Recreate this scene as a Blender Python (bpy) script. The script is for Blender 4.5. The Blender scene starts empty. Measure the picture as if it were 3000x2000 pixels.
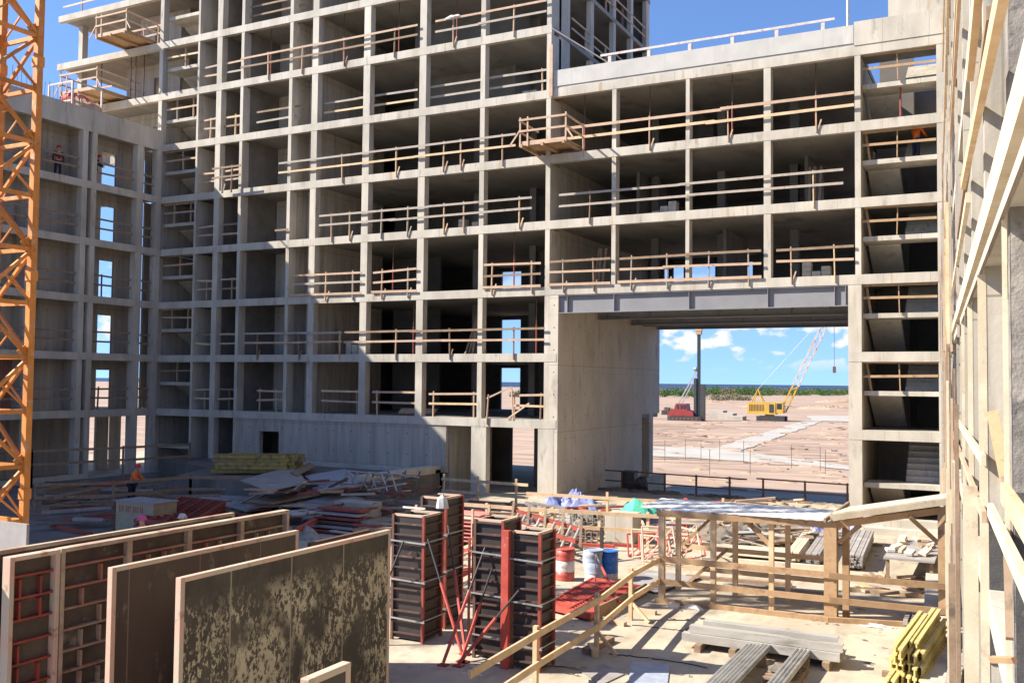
import bpy, math, random
import numpy as np
from mathutils import Vector, Matrix, noise as mnoise
random.seed(7)
D2R = math.radians
sc = bpy.context.scene
C = sc.collection

# ------------------------------------------------------------------ camera
FPX, YAW, PIT, ROL = 2810.3, .47588, .0421, .01049        # focal length in photo pixels, angles in radians
CZ = 5.75
f0 = np.array([-math.sin(YAW), math.cos(YAW), 0]); r0 = np.array([math.cos(YAW), math.sin(YAW), 0]); u0 = np.array([0, 0, 1.])
CF = f0*math.cos(PIT)+u0*math.sin(PIT); ut = -f0*math.sin(PIT)+u0*math.cos(PIT)
CR = r0*math.cos(ROL)+ut*math.sin(ROL); CU = -r0*math.sin(ROL)+ut*math.cos(ROL)
cd = bpy.data.cameras.new('camera'); cam = bpy.data.objects.new('camera', cd); C.objects.link(cam)
cam.matrix_world = Matrix(((CR[0], CU[0], -CF[0], 0), (CR[1], CU[1], -CF[1], 0), (CR[2], CU[2], -CF[2], CZ), (0, 0, 0, 1)))
cd.sensor_width = 36; cd.lens = FPX/3000*36; cd.clip_start = .1; cd.clip_end = 60000
sc.camera = cam

# ------------------------------------------------------------------ light and sky
SUN = Vector((1.125, .6, -1.0)).normalized()             # direction the light travels
elev = math.asin(-SUN.z); azim = math.atan2(-SUN.x, -SUN.y) % (2*math.pi)
ld = bpy.data.lights.new('sun', 'SUN'); ld.energy = 5.0; ld.angle = D2R(.5); ld.color = (1, .93, .82)
sun = bpy.data.objects.new('sun', ld); C.objects.link(sun); sun.rotation_euler = SUN.to_track_quat('-Z', 'Y').to_euler()
w = bpy.data.worlds.new('World'); sc.world = w; w.use_nodes = True
nt = w.node_tree; nt.nodes.clear()
def WN(t, **k):
    n = nt.nodes.new(t)
    for a, b in k.items(): setattr(n, a, b)
    return n
sky = WN('ShaderNodeTexSky', sky_type='NISHITA', sun_disc=False, sun_elevation=elev, sun_rotation=azim, air_density=1.0, dust_density=0.0, ozone_density=2.0)
tc = WN('ShaderNodeTexCoord'); mp = WN('ShaderNodeMapping'); mp.inputs['Scale'].default_value = (1, 1, 1.9)
nz = WN('ShaderNodeTexNoise'); nz.inputs['Scale'].default_value = 30; nz.inputs['Detail'].default_value = 6; nz.inputs['Roughness'].default_value = .5
cr = WN('ShaderNodeValToRGB'); cr.color_ramp.elements[0].position = .52; cr.color_ramp.elements[1].position = .6
sx = WN('ShaderNodeSeparateXYZ'); band = WN('ShaderNodeValToRGB')
band.color_ramp.elements[0].position = .012; band.color_ramp.elements[0].color = (0, 0, 0, 1)
band.color_ramp.elements[1].position = .035; band.color_ramp.elements[1].color = (1, 1, 1, 1)
e = band.color_ramp.elements.new(.075); e.color = (1, 1, 1, 1); e = band.color_ramp.elements.new(.12); e.color = (0, 0, 0, 1)
mu = WN('ShaderNodeMath', operation='MULTIPLY'); mix = WN('ShaderNodeMixRGB'); mix.inputs[2].default_value = (6.0, 6.1, 6.3, 1)
bg = WN('ShaderNodeBackground'); bg.inputs['Strength'].default_value = .072; out = WN('ShaderNodeOutputWorld')
tint = WN('ShaderNodeMixRGB', blend_type='MULTIPLY'); tint.inputs[0].default_value = 1; tint.inputs[2].default_value = (1.06, 1.23, 1.54, 1)
L = nt.links.new
L(tc.outputs['Generated'], mp.inputs[0]); L(mp.outputs[0], nz.inputs['Vector']); L(nz.outputs[0], cr.inputs[0]); L(tc.outputs['Generated'], sx.inputs[0])
va = WN('ShaderNodeVectorMath', operation='ADD'); va.inputs[1].default_value = (0, 0, .16); vn = WN('ShaderNodeVectorMath', operation='NORMALIZE')
L(tc.outputs['Generated'], va.inputs[0]); L(va.outputs[0], vn.inputs[0]); L(vn.outputs[0], sky.inputs[0])
L(sx.outputs[2], band.inputs[0]); L(cr.outputs[0], mu.inputs[0]); L(band.outputs[0], mu.inputs[1]); L(mu.outputs[0], mix.inputs[0])
L(sky.outputs[0], tint.inputs[1]); L(tint.outputs[0], mix.inputs[1]); L(mix.outputs[0], bg.inputs[0]); L(bg.outputs[0], out.inputs[0])
vs = sc.view_settings; vs.view_transform = 'Standard'; vs.look = 'None'; vs.exposure = 1.2; vs.gamma = 1; vs.use_curve_mapping = False

# ------------------------------------------------------------------ measuring helpers (turn a place seen in the photo into metres)
T = 3000/2352
def ray(x, y): return CR*(x-1500)/FPX - CU*(y-1000)/FPX + CF
def gz(x, y, z=0.):
    d = ray(x, y); t = (z-CZ)/d[2]; return Vector((d[0]*t, d[1]*t, z))
def gy(x, y, Y):
    d = ray(x, y); t = Y/d[1]; return Vector((d[0]*t, Y, d[2]*t+CZ))
def gx(x, y, X):
    d = ray(x, y); t = X/d[0]; return Vector((X, d[1]*t, d[2]*t+CZ))
def TX(tx, z, Y=42.9):                                    # X on the facade plane for a horizontal photo position at height z
    a, b = -70., 10.
    for _ in range(40):
        m = (a+b)/2; P = np.array([m, Y, z-CZ]); px = 1500+FPX*(P@CR)/(P@CF)
        if px < tx*T: a = m
        else: b = m
    return (a+b)/2

# ------------------------------------------------------------------ materials
def mat(name, col, col2=None, rough=.85, metal=0., scale=1., stretch=(1, 1, 1), lo=.35, hi=.65, bump=.15, bscale=None,
        island=0., stain=None, stain_lo=.55, stain_hi=.7, stain_scale=.5, stain_stretch=(1, 1, 1), wave=None, coords='world', joints=None, detail=6):
    m = bpy.data.materials.new(name); m.use_nodes = True; n = m.node_tree; n.nodes.clear(); lk = n.links.new
    N = n.nodes.new
    o = N('ShaderNodeOutputMaterial'); p = N('ShaderNodeBsdfPrincipled'); lk(p.outputs[0], o.inputs[0])
    p.inputs['Roughness'].default_value = rough; p.inputs['Metallic'].default_value = metal
    if coords == 'world': src = N('ShaderNodeNewGeometry').outputs['Position']
    else: src = N('ShaderNodeTexCoord').outputs['Object']
    def noise(s, st, det=detail, r=.6):
        mp = N('ShaderNodeMapping'); mp.inputs['Scale'].default_value = st; lk(src, mp.inputs[0])
        z = N('ShaderNodeTexNoise'); z.inputs['Scale'].default_value = s; z.inputs['Detail'].default_value = det; z.inputs['Roughness'].default_value = r
        lk(mp.outputs[0], z.inputs['Vector']); return z.outputs[0]
    def ramp(v, a, b):
        r = N('ShaderNodeMapRange'); r.inputs[1].default_value = a; r.inputs[2].default_value = b; lk(v, r.inputs[0]); return r.outputs[0]
    def mixc(fac, a, b):
        x = N('ShaderNodeMixRGB')
        lk(fac, x.inputs[0])
        for i, c in ((1, a), (2, b)):
            if isinstance(c, tuple): x.inputs[i].default_value = (*c, 1)
            else: lk(c, x.inputs[i])
        return x.outputs[0]
    col2 = col2 or tuple(c*.75 for c in col)
    n1 = noise(scale, stretch)
    c = mixc(ramp(n1, lo, hi), col2, col)
    if stain:
        c = mixc(ramp(noise(stain_scale, stain_stretch, 8, .65), stain_lo, stain_hi), c, stain)
    if joints:                                            # formwork joints: thin darker lines every so many metres
        jx, jz, wd, jc = joints
        sp = N('ShaderNodeSeparateXYZ'); lk(src, sp.inputs[0])
        ad = N('ShaderNodeMath'); ad.operation = 'ADD'; lk(sp.outputs[0], ad.inputs[0]); lk(sp.outputs[1], ad.inputs[1])
        for v, per in ((ad.outputs[0], jx), (sp.outputs[2], jz)):
            if not per: continue
            a = N('ShaderNodeMath'); a.operation = 'PINGPONG'; a.inputs[1].default_value = per/2; lk(v, a.inputs[0])
            b = N('ShaderNodeMath'); b.operation = 'LESS_THAN'; b.inputs[1].default_value = wd; lk(a.outputs[0], b.inputs[0])
            c = mixc(b.outputs[0], c, jc)
    if island:
        g = N('ShaderNodeNewGeometry'); mr = N('ShaderNodeMapRange'); mr.inputs[3].default_value = 1-island; mr.inputs[4].default_value = 1+island*.6
        lk(g.outputs['Random Per Island'], mr.inputs[0])
        x = N('ShaderNodeMixRGB'); x.blend_type = 'MULTIPLY'; x.inputs[0].default_value = 1; lk(c, x.inputs[1]); lk(mr.outputs[0], x.inputs[2]); c = x.outputs[0]
    lk(c, p.inputs['Base Color'])
    if bump:
        b = N('ShaderNodeBump'); b.inputs['Strength'].default_value = bump; b.inputs['Distance'].default_value = .02
        lk(noise(bscale or scale*8, (1, 1, 1), 5), b.inputs['Height']); lk(b.outputs[0], p.inputs['Normal'])
    return m
M = {}
M['conc'] = mat('facade concrete', (0.55, 0.5, 0.415), (0.41, 0.37, 0.305), scale=1.1, stretch=(1, 1, .35), stain=(.25, .225, .19), stain_lo=.58, stain_hi=.75, stain_scale=2.2, stain_stretch=(1, 1, .3), bump=.35, bscale=14, rough=.9, island=.14, joints=(1.83, 0, .009, (.3, .265, .22)))
M['wall'] = mat('board marked wall concrete', (0.46, 0.415, 0.345), (0.34, 0.305, 0.255), scale=1.6, stretch=(2.2, 2.2, .16), stain=(.22, .2, .17), stain_lo=.56, stain_hi=.72, stain_scale=1.2, stain_stretch=(1.6, 1.6, .16), bump=.3, bscale=9, joints=(2.5, 3.3, .012, (.24, .21, .17)), rough=.92)
M['pier'] = mat('smooth pier concrete', (.58, .515, .42), (.47, .415, .335), scale=.7, stretch=(1, 1, .5), stain=(.33, .285, .225), stain_lo=.56, stain_hi=.74, stain_scale=.9, stain_stretch=(1, 1, .5), bump=.3, bscale=9, joints=(3.6, 3.3, .012, (.3, .26, .21)))
M['inner'] = mat('interior concrete with shade tone', (0.22, 0.2, 0.17), (0.15, 0.137, 0.118), scale=.9, stain=(.2, .18, .155), stain_scale=.7, bump=.1)  # darker copy of the wall concrete: the rooms' shade is put into the colour
M['ceil'] = mat('slab underside concrete with shade tone', (0.31, 0.285, 0.245), (0.22, 0.2, 0.172), scale=.6, stretch=(1, .3, 1), stain=(.13, .112, .09), stain_scale=.5, bump=.1)  # darker than the facade concrete, shade under the slabs painted in
M['white'] = mat('white parapet render', (0.5, 0.475, 0.435), (0.42, 0.4, 0.365), scale=.8, stain=(.55, .52, .47), stain_scale=1.5, stain_stretch=(1, 1, .2), joints=(2.4, 0, .012, (.4, .38, .35)), bump=.08)
M['deck'] = mat('dusty site concrete', (0.52, 0.44, 0.325), (0.37, 0.31, 0.23), scale=.55, stain=(.22, .185, .14), stain_lo=.5, stain_hi=.72, stain_scale=1.1, bump=.5, bscale=9, lo=.35, hi=.62, joints=(0, 0, 0, (0, 0, 0)), rough=.95)
def cast_marks(m, per=1.22, holes=True):                  # formwork tie holes and rust runs, as cast into the concrete
    n = m.node_tree; p = n.nodes['Principled BSDF']; src = p.inputs['Base Color'].links[0].from_socket; lk = n.links.new; N = n.nodes.new
    g = N('ShaderNodeNewGeometry'); sp = N('ShaderNodeSeparateXYZ'); lk(g.outputs['Position'], sp.inputs[0])
    def ma(op, a, b=None):
        x = N('ShaderNodeMath'); x.operation = op
        for i, v in enumerate((a, b)):
            if v is None: continue
            if isinstance(v, (int, float)): x.inputs[i].default_value = v
            else: lk(v, x.inputs[i])
        return x.outputs[0]
    h = ma('ADD', sp.outputs[0], sp.outputs[1]); c = src
    if holes:
        a = ma('PINGPONG', h, per/2); b = ma('PINGPONG', ma('ADD', sp.outputs[2], .35), .55); d = ma('SQRT', ma('ADD', ma('MULTIPLY', a, a), ma('MULTIPLY', b, b)))
        x = N('ShaderNodeMixRGB'); x.inputs[2].default_value = (.07, .06, .05, 1); lk(ma('LESS_THAN', d, .035), x.inputs[0]); lk(c, x.inputs[1]); c = x.outputs[0]
    mp = N('ShaderNodeMapping'); mp.inputs['Scale'].default_value = (2.6, 2.6, .22); z = N('ShaderNodeTexNoise'); z.inputs['Scale'].default_value = 1.3; z.inputs['Detail'].default_value = 7
    lk(g.outputs['Position'], mp.inputs[0]); lk(mp.outputs[0], z.inputs['Vector']); r = N('ShaderNodeMapRange'); r.inputs[1].default_value = .63; r.inputs[2].default_value = .74; r.inputs[4].default_value = .7; lk(z.outputs[0], r.inputs[0])
    x = N('ShaderNodeMixRGB'); x.inputs[2].default_value = (.36, .23, .12, 1); lk(r.outputs[0], x.inputs[0]); lk(c, x.inputs[1]); lk(x.outputs[0], p.inputs['Base Color'])
for k_ in ('wall', 'pier'): cast_marks(M[k_])
cast_marks(M['conc'], holes=False)
def dirt(m):
    n = m.node_tree; p = n.nodes['Principled BSDF']; src = p.inputs['Base Color'].links[0].from_socket; lk = n.links.new
    g = n.nodes.new('ShaderNodeNewGeometry'); mp = n.nodes.new('ShaderNodeMapping'); mp.inputs['Scale'].default_value = (1.6, .5, 1); mp.inputs['Rotation'].default_value = (0, 0, .5)
    z = n.nodes.new('ShaderNodeTexNoise'); z.inputs['Scale'].default_value = .8; z.inputs['Detail'].default_value = 9; z.inputs['Roughness'].default_value = .68
    r = n.nodes.new('ShaderNodeMapRange'); r.inputs[1].default_value = .5; r.inputs[2].default_value = .72; r.inputs[4].default_value = .75
    x = n.nodes.new('ShaderNodeMixRGB'); x.inputs[2].default_value = (.23, .19, .14, 1)
    lk(g.outputs['Position'], mp.inputs[0]); lk(mp.outputs[0], z.inputs['Vector']); lk(z.outputs[0], r.inputs[0]); lk(r.outputs[0], x.inputs[0]); lk(src, x.inputs[1]); lk(x.outputs[0], p.inputs['Base Color'])
dirt(M['deck'])
M['podium'] = mat('podium concrete with shade tone', (0.2, 0.175, 0.15), (0.125, 0.108, 0.092), scale=.8, stain=(.15, .14, .13), stain_lo=.5, stain_hi=.7, stain_scale=.9, bump=.4, bscale=9, rough=.95)  # base tone darkened to paint in the shade of the left yard
M['sand'] = mat('sandy ground', (0.42, 0.3, 0.215), (0.32, 0.225, 0.16), scale=.09, stretch=(1, 2.4, 1), stain=(.22, .145, .1), stain_lo=.5, stain_hi=.66, stain_scale=.16, stain_stretch=(.5, 2.2, 1), bump=.6, bscale=.9, rough=1)
M['road'] = mat('pale compacted track', (0.44, 0.4, 0.34), (0.36, 0.325, 0.275), scale=.3, bump=.2)
M['sea'] = mat('sea water', (0.02, 0.03, 0.055), (0.03, 0.042, 0.07), scale=.004, stretch=(1, 6, 1), rough=.35, bump=.5, bscale=.05)
M['sea'].node_tree.nodes['Principled BSDF'].inputs['Specular IOR Level'].default_value = .03
M['pine'] = mat('fresh pine', (.68, .5, .31), (.56, .38, .21), scale=3, island=.25, stain=(.42, .27, .14), stain_lo=.6, stain_hi=.7, stain_scale=4, bump=.1, rough=.75)
M['rail'] = mat('guard rail timber', (.56, .39, .27), (.44, .3, .2), scale=2.5, island=.32, stain=(.3, .2, .13), stain_lo=.58, stain_hi=.7, stain_scale=2, bump=.1, rough=.8)
M['greywood'] = mat('silvered timber', (.46, .4, .33), (.34, .29, .24), scale=2.5, island=.3, stain=(.25, .2, .15), stain_scale=2.5, bump=.2, rough=.85)
M['oldwood'] = mat('weathered timber', (.33, .23, .15), (.22, .15, .095), scale=2.5, island=.3, stain=(.13, .09, .06), stain_scale=2.5, bump=.25, rough=.85)
M['orangewood'] = mat('orange stained timber', (0.46, 0.3, 0.165), (0.34, 0.21, 0.11), scale=3, island=.2, stain=(.22, .12, .06), stain_scale=3, bump=.15, rough=.7)
M['palewood'] = mat('sun bleached boards', (0.64, 0.545, 0.4), (0.52, 0.43, 0.3), scale=3, island=.2, stain=(.42, .33, .22), stain_lo=.58, stain_hi=.68, stain_scale=3.5, bump=.15, rough=.8)
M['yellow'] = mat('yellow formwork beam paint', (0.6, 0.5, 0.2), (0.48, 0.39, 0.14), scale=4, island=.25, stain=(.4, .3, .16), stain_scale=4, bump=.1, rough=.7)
M['shadeyellow'] = mat('dirty yellow beam paint with shade tone', (.36, .27, .07), (.25, .18, .06), scale=4, island=.4, stain=(.16, .11, .06), stain_lo=.5, stain_hi=.65, stain_scale=3, bump=.2, rough=.8)  # shaded copy of the yellow paint: darker for the shaded pile, plus dirt
M['redsteel'] = mat('red painted steel', (0.33, 0.055, 0.035), (0.2, 0.04, 0.03), scale=4, island=.15, stain=(.2, .07, .05), stain_lo=.58, stain_hi=.66, stain_scale=5, rough=.55, bump=.1)
M['brightred'] = mat('bright red painted steel', (0.52, 0.085, 0.06), (0.4, 0.065, 0.045), scale=4, island=.2, stain=(.42, .2, .15), stain_lo=.6, stain_hi=.68, stain_scale=5, rough=.5, bump=.1)
M['pinkframe'] = mat('faded red panel frame', (0.58, 0.36, 0.26), (0.5, 0.41, 0.3), scale=2, lo=.4, hi=.6, island=.15, stain=(.3, .15, .1), stain_lo=.58, stain_hi=.68, stain_scale=3, rough=.7, bump=.15)
M['creamframe'] = mat('concrete splashed panel frame', (.5, .4, .28), (.34, .2, .14), scale=1.6, lo=.38, hi=.6, island=.12, stain=(.2, .12, .08), stain_lo=.6, stain_hi=.7, stain_scale=3, rough=.8, bump=.2)
M['brownply'] = mat('dark brown ply with scuffs and drips', (.07, .045, .034), (.035, .024, .02), scale=1.1, stretch=(1, 1, .3), stain=(.2, .15, .11), stain_lo=.6, stain_hi=.72, stain_scale=3.5, stain_stretch=(1, 1, .5), rough=.45, bump=.1, joints=(1.25, 0, .01, (.16, .1, .07)))
M['formrib'] = mat('dark red brown form ribs', (.1, .045, .035), (.05, .035, .03), scale=3, island=.3, stain=(.22, .17, .13), stain_lo=.6, stain_hi=.7, stain_scale=6, rough=.7, bump=.1)
M['ribrust'] = mat('rust red and cement grey ribs', (.36, .13, .08), (.34, .25, .17), scale=1.3, lo=.42, hi=.58, island=.15, stain=(.15, .08, .05), stain_lo=.6, stain_hi=.7, stain_scale=3, rough=.8, bump=.2)
M['darkply'] = mat('dark film faced ply', (0.045, 0.033, 0.028), (0.028, 0.02, 0.017), scale=2, stain=(.16, .13, .1), stain_lo=.66, stain_hi=.74, stain_scale=3, rough=.5, bump=.05)
M['backply'] = mat('concrete splashed ply back', (.11, .085, .06), (.06, .04, .03), scale=2, stain=(.25, .22, .16), stain_lo=.58, stain_hi=.72, stain_scale=2.2, rough=.8, bump=.1)
M['galv'] = mat('galvanised steel', (.5, .5, .48), (.36, .35, .33), scale=3, stretch=(1, 1, 1), rough=.45, metal=.55, stain=(.27, .25, .22), stain_scale=4, bump=.05, island=.12)
M['beamgrey'] = mat('concrete dusted steel channel', (.42, .395, .35), (.3, .28, .25), scale=2.5, stretch=(.3, 1, 1), stain=(.2, .18, .15), stain_lo=.54, stain_hi=.68, stain_scale=3, stain_stretch=(.3, 1, 1), rough=.6, bump=.2)
M['girder'] = mat('grey primed girder steel', (.24, .235, .24), (.2, .195, .2), scale=.8, rough=.55, bump=.05)
M['darksteel'] = mat('dark steel', (.05, .045, .045), (.035, .03, .03), scale=3, rough=.5, bump=.1)
M['rust'] = mat('rusty brown steel', (.13, .07, .045), (.09, .05, .035), scale=5, rough=.75, bump=.2)
M['crane'] = mat('orange crane paint', (.66, .25, .045), (.52, .19, .035), scale=1.5, island=.25, stain=(.5, .36, .24), stain_lo=.56, stain_hi=.68, stain_scale=4, rough=.6, bump=.15)
M['blue'] = mat('blue paint', (.03, .17, .5), (.025, .12, .38), scale=4, stain=(.3, .28, .24), stain_lo=.58, stain_hi=.66, stain_scale=7, rough=.45, bump=.05)
M['bluetarp'] = mat('blue sheeting', (.25, .28, .5), (.16, .18, .38), scale=6, rough=.6, bump=.4, bscale=12)
M['greennet'] = mat('green netting', (.08, .5, .33), (.05, .36, .24), scale=7, rough=.7, bump=.5, bscale=20)
M['whitepaint'] = mat('white drum paint', (.6, .54, .49), (.46, .4, .36), scale=5, stain=(.28, .15, .1), stain_lo=.6, stain_hi=.68, stain_scale=7, rough=.5, bump=.05)
M['bluegrey'] = mat('blue grey drum paint', (.38, .42, .5), (.28, .31, .37), scale=4, stain=(.42, .4, .36), stain_scale=4, rough=.5, bump=.05)
M['ply'] = mat('grey used ply', (.34, .31, .29), (.25, .225, .21), scale=1.5, stain=(.42, .4, .37), stain_scale=1.4, rough=.8, bump=.1, island=.15)
M['sheet'] = mat('white corrugated roofing', (.72, .73, .72), (.62, .62, .6), scale=1.2, stain=(.48, .46, .42), stain_lo=.58, stain_hi=.7, stain_scale=2, rough=.5, bump=.1)
M['plastic'] = mat('white plastic', (.7, .68, .62), (.6, .57, .5), scale=5, rough=.5, bump=.1)
M['rope'] = mat('orange red sacking', (.72, .1, .035), (.55, .07, .025), scale=14, rough=.8, bump=.6, bscale=25)
M['rubble'] = mat('concrete rubble', (.42, .38, .32), (.25, .22, .19), scale=6, rough=.95, bump=.6, bscale=20, island=.3)
M['mid'] = mat('mud and debris', (.2, .165, .13), (.12, .1, .08), scale=5, rough=.95, bump=.6, bscale=15, island=.3)
M['roughc'] = mat('rough broken concrete', (.3, .27, .235), (.16, .145, .13), scale=5, stain=(.07, .065, .06), stain_lo=.56, stain_hi=.66, stain_scale=4, bump=.9, bscale=14)
M['black'] = mat('black bitumen sheet', (.045, .043, .043), (.07, .066, .062), scale=6, stain=(.2, .19, .17), stain_lo=.62, stain_hi=.72, stain_scale=6, rough=.7, bump=.3)
M['brick'] = mat('red brick infill', (.3, .12, .08), (.22, .085, .06), scale=5, rough=.9, joints=(.26, .075, .008, (.3, .25, .21)), bump=.2)
M['yelmach'] = mat('yellow machine paint', (0.62, 0.38, 0.05), (0.45, 0.27, 0.04), scale=.8, rough=.45, bump=0)
M['redmach'] = mat('dark red machine paint', (.3, .035, .03), (.22, .03, .025), scale=.8, rough=.45, bump=0)
M['greenmach'] = mat('dark green mast paint', (0.012, 0.03, 0.027), (0.01, 0.022, 0.02), scale=.5, rough=.5, bump=0)
M['leaf'] = mat('scrub leaves', (0.07, 0.15, 0.025), (0.035, 0.085, 0.014), scale=.6, island=.5, rough=.7, bump=0)
M['dryleaf'] = mat('dry scrub', (.24, .2, .1), (.16, .14, .08), scale=.6, island=.4, rough=.8, bump=0)
M['skin'] = mat('skin', (.45, .26, .18), (.4, .22, .15), scale=6, rough=.6, bump=0)
M['hivis'] = mat('orange hi-vis cloth', (.95, .2, .03), (.8, .15, .02), scale=8, rough=.8, bump=.2)
M['navy'] = mat('navy workwear', (.02, .025, .06), (.015, .018, .04), scale=8, rough=.9, bump=.2)
M['darkred'] = mat('dark red jacket', (.2, .02, .03), (.14, .015, .02), scale=8, rough=.85, bump=.2)
M['magenta'] = mat('pink helmet', (.6, .1, .28), (.5, .08, .22), scale=8, rough=.35, bump=0)
M['redhat'] = mat('red helmet', (.6, .03, .02), (.5, .025, .02), scale=8, rough=.35, bump=0)
M['cream'] = mat('cream cabinet paint', (0.36, 0.31, 0.2), (0.3, 0.25, 0.16), scale=3, stain=(.35, .28, .18), stain_scale=3, rough=.6, bump=.05)
M['redtext'] = mat('red lettering paint', (.45, .08, .05), rough=.6, bump=0)
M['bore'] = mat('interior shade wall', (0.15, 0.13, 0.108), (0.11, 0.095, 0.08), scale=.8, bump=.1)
# the near formwork face: dark film with patches of dried concrete below a clean top band
def peeled():
    m = bpy.data.materials.new('film faced ply with dried concrete patches'); m.use_nodes = True; n = m.node_tree; n.nodes.clear(); lk = n.links.new; N = n.nodes.new
    o = N('ShaderNodeOutputMaterial'); p = N('ShaderNodeBsdfPrincipled'); lk(p.outputs[0], o.inputs[0]); p.inputs['Roughness'].default_value = .75
    g = N('ShaderNodeNewGeometry'); s = N('ShaderNodeSeparateXYZ'); lk(g.outputs['Position'], s.inputs[0])
    def noise(sc_, st, d=8, r=.65):
        mp = N('ShaderNodeMapping'); mp.inputs['Scale'].default_value = st; lk(g.outputs['Position'], mp.inputs[0])
        z = N('ShaderNodeTexNoise'); z.inputs['Scale'].default_value = sc_; z.inputs['Detail'].default_value = d; z.inputs['Roughness'].default_value = r; lk(mp.outputs[0], z.inputs['Vector']); return z.outputs[0]
    def mr(v, a, b, c=0., d=1.):
        r = N('ShaderNodeMapRange'); r.inputs[1].default_value = a; r.inputs[2].default_value = b; r.inputs[3].default_value = c; r.inputs[4].default_value = d; lk(v, r.inputs[0]); return r.outputs[0]
    def m2(op, a, b):
        x = N('ShaderNodeMath'); x.operation = op
        for i, v in enumerate((a, b)):
            if isinstance(v, (int, float)): x.inputs[i].default_value = v
            else: lk(v, x.inputs[i])
        return x.outputs[0]
    fine = m2('MAXIMUM', mr(noise(11, (1, 1, .6), 10, .72), .49, .52), mr(noise(5, (1, 2.6, .5), 9, .7), .56, .58)); big = mr(noise(.75, (1, 1.2, .9), 5, .6), .4, .5)
    cv = N('ShaderNodeVectorMath'); cv.operation = 'MULTIPLY'; cv.inputs[1].default_value = (0, 1/.6, 1/.75); lk(g.outputs['Position'], cv.inputs[0])
    wv = N('ShaderNodeVectorMath'); wv.operation = 'FLOOR'; lk(cv.outputs[0], wv.inputs[0]); wn = N('ShaderNodeTexWhiteNoise'); lk(wv.outputs[0], wn.inputs[0])
    cell = wn.outputs[0]
    fine = mr(m2('ADD', noise(13, (1, 1, .6), 10, .74), m2('MULTIPLY', m2('SUBTRACT', cell, .55), .09)), .49, .515)
    top = mr(s.outputs[2], 3.05, 2.75); fac = m2('MULTIPLY', m2('MULTIPLY', fine, big), top)
    def mix(fac, a, b):
        x = N('ShaderNodeMixRGB'); lk(fac, x.inputs[0])
        for i, c in ((1, a), (2, b)):
            if isinstance(c, tuple): x.inputs[i].default_value = (*c, 1)
            else: lk(c, x.inputs[i])
        return x.outputs[0]
    base = mix(mr(noise(1.5, (1, 1, .5)), .4, .62), (.045, .037, .027), (.085, .07, .05))
    c = mix(mr(noise(2.2, (1, 1, 1), 8, .7), .38, .62), mix(fac, base, (.5, .44, .3)), mix(fac, base, (.4, .34, .22)))
    pp = N('ShaderNodeMath'); pp.operation = 'PINGPONG'; pp.inputs[1].default_value = .6; lk(s.outputs[1], pp.inputs[0])
    ls = N('ShaderNodeMath'); ls.operation = 'LESS_THAN'; ls.inputs[1].default_value = .012; lk(pp.outputs[0], ls.inputs[0])
    c = mix(ls.outputs[0], c, (.3, .25, .16)); lk(c, p.inputs['Base Color'])
    b = N('ShaderNodeBump'); b.inputs['Strength'].default_value = .4; b.inputs['Distance'].default_value = .01; lk(fac, b.inputs['Height']); lk(b.outputs[0], p.inputs['Normal'])
    return m
M['peeled'] = peeled()

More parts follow.
